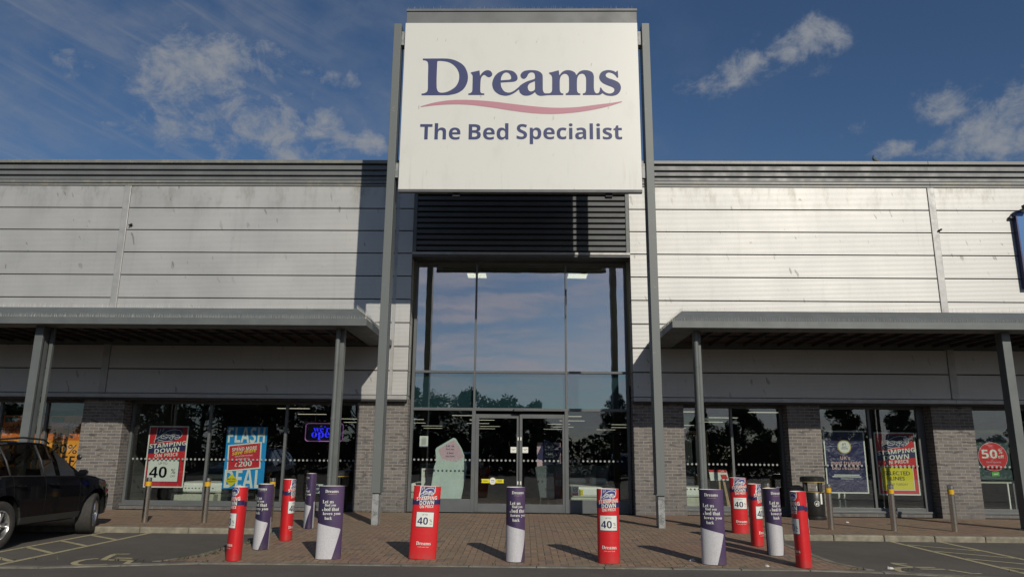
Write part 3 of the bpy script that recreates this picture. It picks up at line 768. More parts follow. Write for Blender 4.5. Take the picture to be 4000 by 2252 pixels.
# ================================================================== canopies
def canopy(name, label, x0, x1, end, posts, rng):
    """end: x of the open end; sloped rim on the front and on that end"""
    c = thing(name, label, 'canopy', ((x0 + x1) / 2, -1.5, 3.97))
    yf, zb, zr, zt, ins = -3.05, 3.97, 4.11, 4.40, .42
    s_ = 1 if end == x1 else -1
    oth = x0 if end == x1 else x1
    e_in = end - s_ * .30
    b = MB()
    P = lambda x, y, z: (x, y, z)
    fl, fh = [P(oth, yf, zb), P(end, yf, zb), P(end, -.037, zb), P(oth, -.037, zb)], [P(oth, yf, zr), P(end, yf, zr), P(end, -.037, zr), P(oth, -.037, zr)]
    b.add(fl + fh, [(0, 1, 5, 4), (1, 2, 6, 5), (2, 3, 7, 6), (3, 0, 4, 7)])
    tp = [P(oth, yf + ins, zt), P(e_in, yf + ins, zt), P(e_in, -.037, zt + .05), P(oth, -.037, zt + .05)]
    k = len(b.v); b.v += tp
    lip = [P(oth, yf + .02, zr), P(end - s_ * .02, yf + .02, zr), P(end - s_ * .02, -.037, zr), P(oth, -.037, zr)]
    b.v += lip
    b.f += [(4, 5, k + 5, k + 4), (5, 6, k + 6, k + 5), (k + 4, k + 5, k + 1, k), (k + 5, k + 6, k + 2, k + 1), (k, k + 1, k + 2, k + 3), (7, 4, k + 4, k, k + 3)]
    # underside rim
    r0, r1, r2, r3 = P(oth, yf + .55, zb), P(end - s_ * .55, yf + .55, zb), P(end - s_ * .55, -.037, zb), P(oth, -.037, zb)
    b.add([fl[0], fl[1], fl[2], r0, r1, r2], [(0, 1, 4, 3), (1, 2, 5, 4)])
    b.add([r0, r1, r2, P(oth, yf + .55, zb + .22), P(end - s_ * .55, yf + .55, zb + .22), P(end - s_ * .55, -.037, zb + .22)], [(0, 1, 4, 3), (1, 2, 5, 4)])
    b.build('canopy_roof', M['grey'], c)
    b = MB(); a, d = sorted((oth, end - s_ * .55))
    b.box(a, d, yf + .552, -.038, zb + .13, zb + .20)
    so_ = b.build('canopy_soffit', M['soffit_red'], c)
    b = MB(); x = a + .1
    while x < d: b.box(x, x + .035, yf + .552, -.04, zb + .055, zb + .13); x += .42
    for y in (-2.1, -1.2): b.box(a, d, y, y + .05, zb + .09, zb + .128)
    b.build('purlin', M['soffit'], so_)
    for px, round_ in posts:
        if round_:
            p = MB(); p.box(px - .075, px + .075, -2.56, -2.40, 0, zb + .129); po = p.build('canopy_post', M['grey'], c, bevel=.008)
            q = MB(); q.cyl(px - .045, -2.62, -.02, zb, .05, 18)
            for z in (.9, 2.05, 3.2): q.cyl(px - .045, -2.62, z, z + .05, .056, 18)
            q.build('rain_pipe', M['grey'], po, smooth='auto')
        else:
            p = MB(); p.box(px - .09, px + .085, -2.72, -2.66, 0, zb); p.box(px - .055, px + .05, -2.66, -2.44, 0, zb); p.box(px + .0855, px + .16, -2.47, -2.40, 0, zb + .1)
            p.build('canopy_post', M['grey'], c, bevel=.005)
        MB().box(px - .14, px + .14, -2.72, -2.36, .001, .02).build('base_plate', M['galv'], c)
    # plastic bird spikes along the lower lip and the ridge
    s = MB()
    def spike(x, y, z, dx, dy, h):
        r_ = .0028; n = 3
        lo = [(x + r_ * math.cos(k * 2.1), y + r_ * math.sin(k * 2.1), z) for k in range(n)]
        s.add(lo + [(x + dx, y + dy, z + h)], [(0, 1, 3), (1, 2, 3), (2, 0, 3)])
    lo_, hi_ = sorted((oth, end))
    x = max(lo_, -15.0); xe = min(hi_, 15.0)
    while x < xe:
        if lo_ + .02 < x < hi_ - .02:
            spike(x, yf + .04, zr, rng.uniform(-.03, .03), rng.uniform(-.02, .05), rng.uniform(.085, .115))
            if (x - end) * s_ < -.35: spike(x + .01, yf + ins + .02, zt, rng.uniform(-.035, .035), rng.uniform(-.03, .03), rng.uniform(.09, .12))
        x += rng.uniform(.026, .042)
    y = yf
    while y < -.3:
        spike(end - s_ * .04, y, zr, rng.uniform(-.03, .03), rng.uniform(-.03, .03), rng.uniform(.08, .12)); spike(e_in, y + .4, zt, rng.uniform(-.03, .03), rng.uniform(-.03, .03), .11); y += .03
    s.build('bird_spike_strip', M['spike'], c, fix=False)
    return c
canopy('shop_canopy', 'grey metal canopy over the left windows with bird spikes along its rim', -15.5, -3.31, -3.31, [(-3.95, True), (-10.40, False)], random.Random(1))
canopy('shop_canopy', 'grey metal canopy over the right windows, beside the litter bin', 3.05, 15.5, 3.05, [(3.66, True), (10.06, False)], random.Random(2))

# ================================================================== the tall sign on its two columns
sg = thing('shop_sign', 'tall white sign panel with navy lettering and a pink swoosh on two grey columns', 'sign', (-.13, -3.0, 0))
MB().box(-2.77, 2.51, -3.09, -3.02, 6.955, 10.97).build('sign_panel', M['sign'], sg, bevel=.006)
MB().box(-2.60, 2.34, -3.018, -2.80, 6.99, 10.93).build('sign_backing', M['grey_dark'], sg)
MB().box(-2.77, 2.51, -3.085, -2.98, 6.90, 6.953).build('sign_base_rail', M['grey_dark'], sg)
b = MB(); b.box(-2.755, 2.51, -3.06, -2.92, 10.985, 11.27); b.box(-2.765, 2.52, -3.075, -2.90, 11.285, 11.345); b.box(-2.74, 2.49, -3.04, -2.93, 11.27, 11.285); b.box(-2.74, 2.49, -3.04, -2.93, 10.97, 10.985)
b.build('sign_cap', M['parapet'], sg, bevel=.004)
GLYPH = {'D':[[(-2.342,10.07,1),(-2.05,10.072),(-1.78,10.068),(-1.599,10.023),(-1.426,9.91),(-1.337,9.753),(-1.311,9.596),(-1.339,9.44),(-1.42,9.304),(-1.551,9.217),(-1.728,9.174),(-1.843,9.169,1),(-2.339,9.168,1),(-2.34,9.209,1),(-2.28,9.217),(-2.219,9.26),(-2.204,9.333),(-2.211,9.616),(-2.215,9.9),(-2.236,9.994),(-2.291,10.024),(-2.34,10.028,1)],[(-2.013,9.959),(-2.011,9.994),(-1.998,10.009),(-1.904,10.009),(-1.741,9.974),(-1.604,9.871),(-1.525,9.733),(-1.508,9.606),(-1.527,9.489),(-1.591,9.372),(-1.704,9.285),(-1.81,9.241),(-1.907,9.232),(-1.97,9.261),(-2.004,9.343),(-2.015,9.616)]],'r':[[(-1.252,9.718),(-1.216,9.736),(-1.127,9.758),(-1.056,9.777,1),(-1.039,9.645,1),(-0.993,9.718),(-0.922,9.772),(-0.864,9.782),(-0.806,9.758),(-0.767,9.694),(-0.786,9.635),(-0.839,9.609),(-0.884,9.626),(-0.92,9.655),(-0.956,9.665),(-1.0,9.626),(-1.021,9.567),(-1.028,9.47),(-1.029,9.295),(-1.015,9.232),(-0.975,9.216),(-0.939,9.213,1),(-0.938,9.176,1),(-1.293,9.176,1),(-1.294,9.213,1),(-1.25,9.222),(-1.215,9.256),(-1.206,9.324),(-1.207,9.635),(-1.224,9.679)]],'e':[[(-0.575,9.479,1),(-0.428,9.489),(-0.268,9.504),(-0.206,9.548),(-0.201,9.616),(-0.234,9.694),(-0.306,9.758),(-0.404,9.78),(-0.494,9.78),(-0.627,9.723),(-0.715,9.626),(-0.762,9.489),(-0.755,9.373),(-0.71,9.276),(-0.62,9.199),(-0.522,9.165),(-0.433,9.16),(-0.336,9.189),(-0.248,9.242),(-0.165,9.315),(-0.107,9.373,1),(-0.099,9.431,1),(-0.178,9.363),(-0.266,9.286),(-0.346,9.242),(-0.408,9.235),(-0.479,9.257),(-0.533,9.315),(-0.565,9.392)],[(-0.574,9.533,1),(-0.389,9.548),(-0.349,9.567),(-0.342,9.606),(-0.359,9.665),(-0.404,9.714),(-0.457,9.728),(-0.511,9.704),(-0.55,9.645),(-0.567,9.596)]],'a':[[(-0.134,9.645),(-0.117,9.704),(-0.055,9.758),(0.034,9.78),(0.132,9.782),(0.23,9.772),(0.31,9.733),(0.355,9.675),(0.364,9.606),(0.366,9.344),(0.373,9.276),(0.404,9.223),(0.47,9.217),(0.527,9.219,1),(0.527,9.176,1),(0.452,9.17),(0.373,9.161),(0.293,9.161),(0.231,9.194),(0.191,9.247,1),(0.134,9.199),(0.063,9.168),(-0.003,9.16),(-0.078,9.175),(-0.141,9.233),(-0.159,9.286),(-0.164,9.373),(-0.098,9.441),(0.009,9.504),(0.115,9.543),(0.177,9.567),(0.193,9.606),(0.19,9.655),(0.172,9.709),(0.132,9.728),(0.083,9.723),(0.043,9.689),(0.017,9.635),(-0.018,9.587),(-0.063,9.57),(-0.107,9.592)],[(0.191,9.514,1),(0.191,9.325),(0.16,9.281),(0.098,9.262),(0.054,9.286),(0.032,9.344),(0.036,9.402),(0.071,9.455),(0.133,9.489)]],'m':[[(0.504,9.709),(0.515,9.725),(0.56,9.733),(0.724,9.78,1),(0.737,9.655,1),(0.791,9.728),(0.862,9.772),(0.934,9.782),(1.013,9.767),(1.084,9.723),(1.117,9.66,1),(1.173,9.733),(1.245,9.774),(1.325,9.782),(1.405,9.767),(1.475,9.724),(1.505,9.645),(1.506,9.568),(1.503,9.354),(1.513,9.277),(1.538,9.229),(1.573,9.217),(1.609,9.234),(1.629,9.277),(1.637,9.316),(1.642,9.356,1),(1.664,9.356,1),(1.691,9.221,1),(1.643,9.186),(1.59,9.178,1),(1.255,9.178,1),(1.256,9.214,1),(1.3,9.229),(1.325,9.277),(1.33,9.354),(1.333,9.568),(1.319,9.636),(1.288,9.684),(1.244,9.699),(1.181,9.675),(1.141,9.606),(1.129,9.529),(1.127,9.306),(1.141,9.243),(1.172,9.217),(1.2,9.214,1),(1.2,9.178,1),(0.876,9.177,1),(0.876,9.214,1),(0.921,9.233),(0.947,9.286),(0.951,9.354),(0.952,9.548),(0.946,9.616),(0.919,9.67),(0.866,9.697),(0.808,9.675),(0.764,9.621),(0.745,9.529),(0.744,9.315),(0.753,9.257),(0.784,9.219),(0.822,9.214,1),(0.821,9.177,1),(0.518,9.175,1),(0.514,9.219,1),(0.549,9.238),(0.572,9.286),(0.575,9.354),(0.575,9.597),(0.559,9.655),(0.528,9.684)]],'s':[[(2.049,9.602,1),(2.023,9.602,1),(1.98,9.665),(1.919,9.709),(1.848,9.728),(1.799,9.709),(1.771,9.665),(1.788,9.616),(1.845,9.582),(1.977,9.529),(2.064,9.471),(2.104,9.374),(2.086,9.277),(2.022,9.195),(1.934,9.162),(1.854,9.16),(1.767,9.176),(1.691,9.226,1),(1.646,9.354,1),(1.664,9.354,1),(1.703,9.287),(1.768,9.234),(1.847,9.212),(1.918,9.234),(1.957,9.287),(1.946,9.345),(1.885,9.383),(1.78,9.427),(1.693,9.48),(1.641,9.548),(1.627,9.607),(1.643,9.684),(1.697,9.748),(1.787,9.78),(1.867,9.782),(1.946,9.763),(1.999,9.731,1),(2.022,9.767,1),(2.044,9.767,1)]],'swoosh':[[(-2.349,8.901),(-2.037,8.994),(-1.661,9.052),(-1.252,9.056),(-0.78,9.022),(-0.308,8.961),(0.162,8.904),(0.631,8.87),(1.1,8.884),(1.569,8.946),(1.882,8.987),(2.107,9.025),(2.116,9.008),(1.818,8.905),(1.411,8.81),(1.005,8.749),(0.568,8.721),(0.131,8.741),(-0.307,8.798),(-0.777,8.876),(-1.249,8.937),(-1.658,8.95),(-2.035,8.926),(-2.342,8.884)]]}
lt = 0
for ch in 'Dreams':
    loops = [curve_loop(l) for l in GLYPH[ch]]
    vs, fs = filled(loops, -3.094 - .0006 * lt, -3.0895); lt += 1
    MB().add(vs, fs).build('letter', M['sign_navy'], sg, fix=False)
vs, fs = filled([curve_loop(GLYPH['swoosh'][0])], -3.0945, -3.0895)
MB().add(vs, fs).build('swoosh', M['sign_pink'], sg, fix=False)
PX = lambda p: -2.342 + (p - 38) * (2.104 + 2.342) / 2538.0
KZ = .363 / 197
for wd, a, d, top, bot in (('The', 38, 548, 66, 278), ('Bed', 652, 1152, 66, 278), ('Specialist', 1255, 2576, 66, 333)):
    cv = Canvas(lambda u, v, l: (u, -3.09 - l, v))
    cv.text('t', wd, 'sans', (PX(a) + PX(d)) / 2, 8.112 + (275 - (top + bot) / 2) * KZ, w=PX(d) - PX(a), h=(bot - top) * KZ)
    cv.finish(sg, {'t': M['sign_navy']}, {'t': 'tagline'}, {'t': .004})
for x0, x1, s_ in ((-3.03, -2.86, 1), (2.61, 2.78, -1)):
    b = MB(); b.box(x0, x1, -3.09, -2.74, .63, 10.96); co = b.build('sign_column', M['col_grey'], sg, bevel=.006)
    b = MB(); b.box(x0 + .02, x1 - .02, -3.06, -2.78, 0, .63); b.build('column_foot', M['galv'], co, bevel=.006)
    b = MB(); b.box(x0 - .012, x1 + .012, -3.10, -2.73, .615, .645); b.build('column_collar', M['grey'], co)
    xi = x1 if s_ > 0 else x0
    for z in (7.25, 10.45):
        b = MB(); a, d = sorted((xi, xi + s_ * .088)); b.box(a, d, -3.03, -2.96, z, z + .34); b.box(a, d, -2.9, -2.82, z + .04, z + .30)
        b.build('sign_bracket', M['galv'], sg, bevel=.005)
b = MB(); b.box(-2.86, 2.61, -2.79, -2.745, 7.35, 7.50); b.box(-2.86, 2.61, -2.79, -2.745, 10.5, 10.65)
b.build('sign_rail', M['grey_dark'], sg)
b = MB(); b.box(1.72, 1.88, -3.0, -2.86, 6.83, 6.90); b.build('sign_light_bracket', M['blackplastic'], sg, bevel=.01)
b = MB(); b.box(-1.6, -1.44, -3.0, -2.86, 6.83, 6.90); b.build('sign_light_bracket', M['blackplastic'], sg, bevel=.01)
s = MB(); rng = random.Random(5); x = -2.74
while x < 2.5:
    s.add([(x, -3.0, 11.345), (x + .005, -3.0, 11.345), (x, -2.995, 11.345), (x + rng.uniform(-.04, .04), -3.0 + rng.uniform(-.05, .05), 11.345 + rng.uniform(.08, .13))], [(0, 1, 3), (1, 2, 3), (2, 0, 3)]); x += rng.uniform(.03, .07)
s.build('bird_spike_strip', M['spike'], sg, fix=False)

# neighbour's blue sign at the right edge, with its little floodlight
bs = thing('blue_sign', 'blue illuminated fascia sign at the right edge, under a small floodlight', 'sign', (14.5, -.25, 6.7))
MB().box(12.43, 17.2, -.15, -.03, 5.55, 7.47).build('sign_tray', mat('fascia_blue', (.010, .13, .38), .4), bs, bevel=.01)
b = MB(); b.box(12.40, 12.43, -.16, -.02, 5.52, 7.50); b.box(12.43, 17.2, -.16, -.02, 7.47, 7.50); b.box(12.43, 17.2, -.16, -.02, 5.52, 5.55); b.build('sign_rim', M['navy'], bs)
b = MB(); b.box(12.30, 12.399, -.10, -.0, 7.34, 7.39); b.box(12.55, 12.60, -.30, -.005, 7.52, 7.56); b.build('sign_bracket', M['grey_dark'], bs)
b = MB(); b.box(12.47, 12.69, -.42, -.30, 7.53, 7.60); b.build('floodlight', M['blackplastic'], bs, bevel=.01)
for x, z, lb in ((-10.24, 7.08, 'small dark sensor on the silver cladding right of the left party joint'), (10.52, 7.02, 'small dark sensor on the silver cladding beside the right party joint')):
    t_ = thing('wall_sensor', lb, 'sensor', (x, 0, z), 'sensors on the cladding')
    b = MB(); b.box(x - .025, x + .025, -.03, -.002, z - .02, z + .035); b.build('housing', M['blackplastic'], t_, bevel=.01)
    b = MB()
    for q in (-.024, .024): b.lathe([(.0, -.085), (.022, -.08), (.025, -.045), (.014, -.029)], 'y', (x + q, 0, z + (.0 if q < 0 else .02)), 12)
    b.build('lens_barrel', M['black'], t_, smooth=True)

# ================================================================== posters and stickers in the windows
PM = {'w': M['white'], 'r': M['red'], 'n': M['navy'], 'o': M['orange'], 'O': M['orange_dark'], 'k': M['black'], 'y': M['yellow'], 'b': M['blue'],
      'p': M['pink'], 'm': M['mint'], 'l': M['bluepale'], 'g': M['greencard'], 't': M['teal_dark'], 'W': M['white'], 'N': M['navy'], 'K': M['black'], 'R': M['red'], 'Y': M['yellow'], 'P': M['pink'], 'G': M['gold']}
SHOE_BODY = [(.19,.985),(.86,.985),(.885,.93),(.87,.86),(.80,.80),(.70,.775),(.55,.765),(.30,.735),(.15,.735),(.155,.80),(.19,.87)]
SHOE_LINES = [[(.19,.985),(.175,.88),(.15,.79),(.14,.735)], [(.15,.79),(.28,.835),(.38,.90),(.50,.94),(.66,.96),(.81,.945),(.865,.90),(.86,.85),(.80,.815),(.70,.79)],
              [(.385,.875),(.49,.855),(.50,.83),(.48,.82),(.36,.845),(.385,.875)], [(.34,.855),(.30,.81),(.44,.80),(.47,.825)], [(.225,.785),(.42,.755),(.62,.77)],
              [(.42,.885),(.56,.855),(.60,.875),(.68,.885),(.73,.86),(.79,.865)], [(.52,.815),(.57,.84),(.64,.835),(.60,.79),(.52,.815)], [(.60,.86),(.645,.875),(.69,.855),(.64,.84),(.60,.86)],
              [(.67,.82),(.81,.84),(.78,.80),(.66,.805)], [(.28,.97),(.25,.90)], [(.36,.98),(.33,.92)], [(.22,.75),(.40,.735)]]
def sale_art(cv, u0, v0, W, H, yellow=None, split=False):
    """stamping-down artwork: shoe over a navy band, big lettering, a price card"""
    U = lambda a: u0 + a * W; V = lambda a: v0 + a * H
    cv.poly('n', [(U(a), V(c)) for a, c in SHOE_BODY])
    for ln in SHOE_LINES: cv.line('w', [(U(a), V(c)) for a, c in ln], .011 * W)
    cv.poly('N', [(U(.0), V(.70)), (U(1), V(.73)), (U(1), V(.60)), (U(.0), V(.54))])
    cv.text('W', 'STAMPING', 'sans', U(.51), V(.700), w=.98 * W, h=.072 * H, tilt=.10)
    cv.text('W', 'DOWN', 'sans', U(.50), V(.605), w=.66 * W, h=.078 * H, tilt=.09)
    cv.text('W', 'ON PRICE', 'sans', U(.50), V(.525), w=.62 * W, h=.058 * H, tilt=.08)

def flat_thing(name, label, cat, x0, x1, z0, z1, y, board, group=None, thick=.004):
    t_ = thing(name, label, cat, ((x0 + x1) / 2, y, z0), group)
    MB().box(x0, x1, y, y + thick, z0, z1).build('backing', board, t_)
    return t_, Canvas(lambda u, v, l: (u, y - l, v))
NM = {'w': 'artwork_line', 'r': 'red_field', 'n': 'shoe_picture', 'N': 'navy_band', 'W': 'lettering', 'k': 'small_lettering', 'K': 'price_lettering', 'y': 'yellow_card', 'o': 'orange_field', 'O': 'deep_orange_field',
      'b': 'blue_field', 'p': 'pink_field', 'm': 'mint_field', 'l': 'lilac_lettering', 'g': 'green_card', 't': 'green_field', 'R': 'red_card', 'Y': 'yellow_lettering', 'P': 'pink_lettering', 'G': 'gold_ring'}
LF = {'r': .0012, 'b': .0012, 'o': .0012, 't': .0012, 'p': .0012, 'm': .0012, 'O': .0016, 'n': .002, 'N': .0024, 'R': .0028, 'y': .0028, 'g': .0028, 'G': .0028, 'w': .0032, 'W': .0040, 'k': .0046, 'K': .0040, 'l': .004, 'Y': .0044, 'P': .004}
PY = .60

t_, c = flat_thing('sale_poster', 'red and navy shoe poster ending in a white 40 per cent price card', 'poster', -9.46, -8.46, .50, 2.0, PY, M['board_white'], 'big window posters')
c.rect('r', -9.43, .53, -8.49, 1.97); sale_art(c, -9.43, .53, .94, 1.44)
c.rect('N', -9.40, .63, -8.60, 1.185); c.rect('W', -9.385, .645, -8.62, 1.17)
c.text('k', 'UP TO', 'plain', -9.02, 1.08, h=.055); c.text('K', '40', 'sans', -9.12, .87, h=.27, w=.44); c.text('k', '%', 'plain', -8.74, .895, h=.12); c.text('k', 'OFF', 'plain', -8.745, .775, h=.05)
PMx = dict(PM); PMx['k'] = M['black']; PMx['K'] = M['navy']
c.finish(t_, PMx, NM, LF)
t_, c = flat_thing('sale_poster', 'red and navy shoe poster ending in a yellow card reading selected lines', 'poster', 8.65, 9.65, .50, 2.0, PY, M['board_white'], 'big window posters')
c.rect('r', 8.68, .53, 9.62, 1.97); sale_art(c, 8.68, .53, .94, 1.44)
c.rect('W', 8.735, .61, 9.53, 1.185)
c.rect('y', 8.75, .625, 9.515, 1.17); NM2 = dict(NM)
LFy = dict(LF); LFy['y'] = .0046; LFy['k'] = .0056
c.text('k', 'SELECTED', 'medium', 9.13, 1.02, w=.62, h=.095); c.text('k', 'LINES', 'medium', 9.13, .895, w=.34, h=.09); c.text('k', 'END TUESDAY', 'plain', 9.14, .755, w=.45, h=.05)
c.finish(t_, PM, NM, LFy)
t_, c = flat_thing('flash_poster', 'tall blue poster with condensed white lettering reading flash deal', 'poster', -7.48, -6.46, .49, 2.0, PY, M['blue'], 'big window posters')
c.text('W', 'FLASH', 'sans', -6.98, 1.79, w=.93, h=.38); c.text('W', 'DEAL', 'sans', -6.98, .73, w=.93, h=.44)
c.finish(t_, PM, NM, LF)
t_ = thing('offer_card', 'red card reading spend more save more, stuck across the blue flash poster', 'poster', (-7.0, PY, .9))
sk = .10; MB().slab([(-7.40, .90), (-6.56, .98), (-6.58, 1.63), (-7.42, 1.54)], PY - .012, PY - .008).build('backing', M['board_white'], t_)
c = Canvas(lambda u, v, l: (u, PY - .012 - l, v))
c.poly('r', [(-7.37, .935), (-6.595, 1.01), (-6.61, 1.60), (-7.385, 1.515)])
c.text('W', 'SPEND MORE', 'sans', -7.0, 1.46, w=.62, h=.085, tilt=.10); c.text('W', 'ON EVERYTHING', 'plain', -7.0, 1.285, w=.44, h=.035, tilt=.09)
c.text('Y', 'save more', 'slant', -7.0, 1.375, w=.60, h=.075, tilt=.16); c.text('W', 'SAVE UP TO', 'plain', -7.0, 1.215, w=.28, h=.035, tilt=.08)
c.text('W', '200', 'sans', -6.95, 1.095, w=.33, h=.13, tilt=.07); c.text('W', '£', 'medium', -7.18, 1.065, h=.09)
c.finish(t_, PM, NM, LF)
t_ = thing('deadline_sticker', 'small yellow diamond sticker on the lower left of the blue poster', 'sticker', (-7.26, PY, .54))
MB().slab([(-7.41, .69), (-7.26, .54), (-7.11, .69), (-7.26, .85)], PY - .010, PY - .006).build('backing', M['yellow'], t_)
c = Canvas(lambda u, v, l: (u, PY - .010 - l, v)); c.text('k', 'MUST END', 'medium', -7.26, .722, w=.21, h=.035); c.text('k', 'TUESDAY', 'medium', -7.26, .665, w=.20, h=.035); c.finish(t_, PM, NM, LF)

# neon sign
t_ = thing('neon_sign', 'glowing blue neon open sign with a pink border, half behind the canopy pipe', 'neon sign', (-5.05, .72, 1.65))
MB().box(-5.51, -4.60, .72, .735, 1.68, 2.08).build('back_panel', M['neon_board'], t_)
pts = []
for cx, cz, a0 in ((-4.65, 2.03, 0), (-5.46, 2.03, 90), (-5.46, 1.73, 180), (-4.65, 1.73, 270)):
    for k in range(5): a = R(a0 + 22.5 * k); pts.append((cx + .07 * math.cos(a), .705, cz + .07 * math.sin(a)))
MB().tube(pts, .011, 6, True).build('tube_border', M['neon_pink'], t_, smooth=True)
c = Canvas(lambda u, v, l: (u, .715 - l, v)); c.text('a', "we're", 'serif', -5.08, 1.965, w=.52, h=.15); c.text('a', 'open', 'serif', -5.06, 1.79, w=.64, h=.19)
c.finish(t_, {'a': M['neon_blue']}, {'a': 'lit_lettering'}, {'a': .004})
c = MB(); c.tube([(-5.3, .727, 2.08), (-5.3, .727, 2.795)], .004, 5); c.tube([(-4.8, .727, 2.08), (-4.8, .727, 2.795)], .004, 5); c.build('hanging_wire', M['steel'], t_)

# notices, stickers
t_, c = flat_thing('opening_notice', 'small white notice high in the pane left of the doors, with a navy foot', 'notice', -2.62, -2.41, 1.53, 1.81, PY, M['board_white'])
c.rect('N', -2.62, 1.53, -2.41, 1.56)
for k in range(7): c.line('k', [(-2.575, 1.73 - .022 * k), (-2.455, 1.73 - .022 * k)], .006)
c.text('k', 'OPENING', 'plain', -2.515, 1.765, w=.11); c.finish(t_, PM, NM, LF)
t_, c = flat_thing('door_sticker', 'small white automatic door sticker on the left leaf beside the meeting stile', 'sticker', -.345, -.20, 1.42, 1.56, GY + .033, M['board_white'], 'automatic door stickers', .002)
c.text('k', 'Automatic', 'plain', -.272, 1.515, w=.11); c.text('k', 'door', 'plain', -.272, 1.485, w=.05); c.finish(t_, PM, NM, LF)
t_, c = flat_thing('door_sticker', 'small white automatic door sticker on the right leaf beside the meeting stile', 'sticker', -.05, .09, 1.42, 1.56, GY - .026, M['board_white'], 'automatic door stickers', .002)
c.text('k', 'Automatic', 'plain', .02, 1.515, w=.11); c.text('k', 'door', 'plain', .02, 1.485, w=.05); c.finish(t_, PM, NM, LF)
t_ = thing('award_sticker', 'yellow ribbon sticker with a pale round badge low on the left door', 'sticker', (-.78, GY, .66))
y_ = GY + .034
MB().slab([(-1.06, .69), (-.80, .69), (-.50, .69), (-.515, .735), (-.50, .78), (-.80, .785), (-1.06, .785), (-1.045, .735)], y_ - .002, y_).build('ribbon', M['yellow'], t_)
MB().slab([(-.78 + .09 * math.cos(k * .2618), .737 + .09 * math.sin(k * .2618)) for k in range(24)], y_ - .004, y_ - .0025).build('badge', M['gold'], t_)
c = Canvas(lambda u, v, l: (u, y_ - .004 - l, v)); c.ellipse('W', -.78, .737, .078, .078); c.line('k', [(-.82, .75), (-.74, .75)], .012); c.line('k', [(-.82, .715), (-.74, .715)], .006); c.line('k', [(-1.02, .74), (-.90, .74)], .014); c.line('k', [(-.66, .75), (-.55, .75)], .012); c.line('k', [(-.66, .725), (-.55, .725)], .008)
LFs = dict(LF); LFs['W'] = .001; LFs['k'] = .002; c.finish(t_, PM, NM, LFs)
t_, c = flat_thing('no_smoking_notice', 'white no smoking notice with a red foot, low in the pane right of the doors', 'notice', 1.17, 1.335, .405, .63, PY, M['board_white'])
c.ellipse('K', 1.252, .55, .055, .055); c.ellipse('W', 1.252, .55, .042, .042); c.line('k', [(1.21, .51), (1.295, .59)], .012); c.line('k', [(1.215, .56), (1.285, .545)], .010); c.rect('R', 1.18, .415, 1.325, .47)
LFs = dict(LF); LFs['W'] = .0044; LFs['k'] = .005; c.finish(t_, PM, NM, LFs)
t_, c = flat_thing('yellow_notice', 'small yellow green notice beside the no smoking notice', 'notice', 1.345, 1.445, .405, .56, PY, M['yellow'])
for k in range(3): c.line('k', [(1.36, .52 - .04 * k), (1.43, .52 - .04 * k)], .008)
c.finish(t_, PM, NM, LF)
t_, c = flat_thing('brand_card', 'pale card with a navy diamond in the left window, behind the purple sleeves', 'notice', -5.26, -4.96, .40, .62, PY, M['mint'])
c.poly('N', [(-5.11, .395 + .01), (-5.0, .505), (-5.11, .61), (-5.22, .505)]); c.line('W', [(-5.16, .515), (-5.06, .515)], .012); c.line('W', [(-5.15, .49), (-5.07, .49)], .008); c.finish(t_, PM, NM, LF)

# navy poster on the right
t_, c = flat_thing('trust_poster', 'crinkled navy poster with pink lettering and a round white seal', 'poster', 7.40, 8.41, .53, 2.03, PY, M['board_white'], 'big window posters')
crk = mat('crinkled_navy', (.022, .022, .085), .38, 0, .25, 3); tt = NT(crk.node_tree); bp = tt.new('ShaderNodeBump'); bp.inputs['Strength'].default_value = .8; bp.inputs['Distance'].default_value = .03
gg = tt.new('ShaderNodeNewGeometry'); tt.put(bp.inputs['Height'], tt.noise(gg.outputs['Position'], 5.0, 3, .5, 1.2)); tt.put(tt.n['Principled BSDF'].inputs['Normal'], bp.outputs[0])
c.rect('r', 7.43, .56, 8.38, 2.0); c.ellipse('G', 7.90, 1.64, .17, .17); c.ellipse('W', 7.90, 1.64, .145, .145)
c.text('k', '#1', 'sans', 7.89, 1.70, h=.07); c.text('k', 'MOST', 'sans', 7.90, 1.635, w=.11); c.text('k', 'TRUSTED', 'sans', 7.90, 1.595, w=.16)
c.text('P', "UK's", 'sans', 7.90, 1.37, h=.085, w=.24); c.text('P', 'most trusted', 'sans', 7.90, 1.255, w=.72, h=.10); c.text('P', 'bed retailer', 'sans', 7.90, 1.14, w=.68, h=.10)
for w_, z_ in ((.62, .965), (.70, .925), (.30, .875)): c.line('Y', [(7.90 - w_ / 2, z_), (7.90 + w_ / 2, z_)], .022 if z_ > .9 else .012)
PMx = dict(PM); PMx['r'] = crk; PMx['Y'] = M['white']; PMx['P'] = mat('salmon_print', (.62, .40, .38), .5); NMx = dict(NM); NMx['r'] = 'navy_field'; NMx['Y'] = 'small_print'
c.finish(t_, PMx, NMx, LF)

# neighbour windows
t_, c = flat_thing('dark_board', 'dark green display board behind the round red sticker', 'board', 11.13, 11.93, .88, 2.08, PY + .02, M['teal_dark'])
c.rect('g', 11.44, .97, 11.62, 1.07); c.line('W', [(11.48, 1.02), (11.58, 1.02)], .02); c.finish(t_, PM, NM, LF)
t_ = thing('round_sticker', 'round red half price sticker on the dark green board', 'sticker', (11.5, PY, 1.1))
MB().slab([(11.505 + .355 * math.cos(k * math.pi / 24), 1.435 + .345 * math.sin(k * math.pi / 24)) for k in range(48)], PY, PY + .004).build('backing', M['pink'], t_)
c = Canvas(lambda u, v, l: (u, PY - l, v)); c.ellipse('r', 11.505, 1.435, .345, .335, 48)
c.text('W', '50', 'sans', 11.425, 1.50, w=.38, h=.21); c.text('W', '%', 'medium', 11.70, 1.56, h=.10); c.text('W', 'off', 'sans', 11.70, 1.44, h=.08)
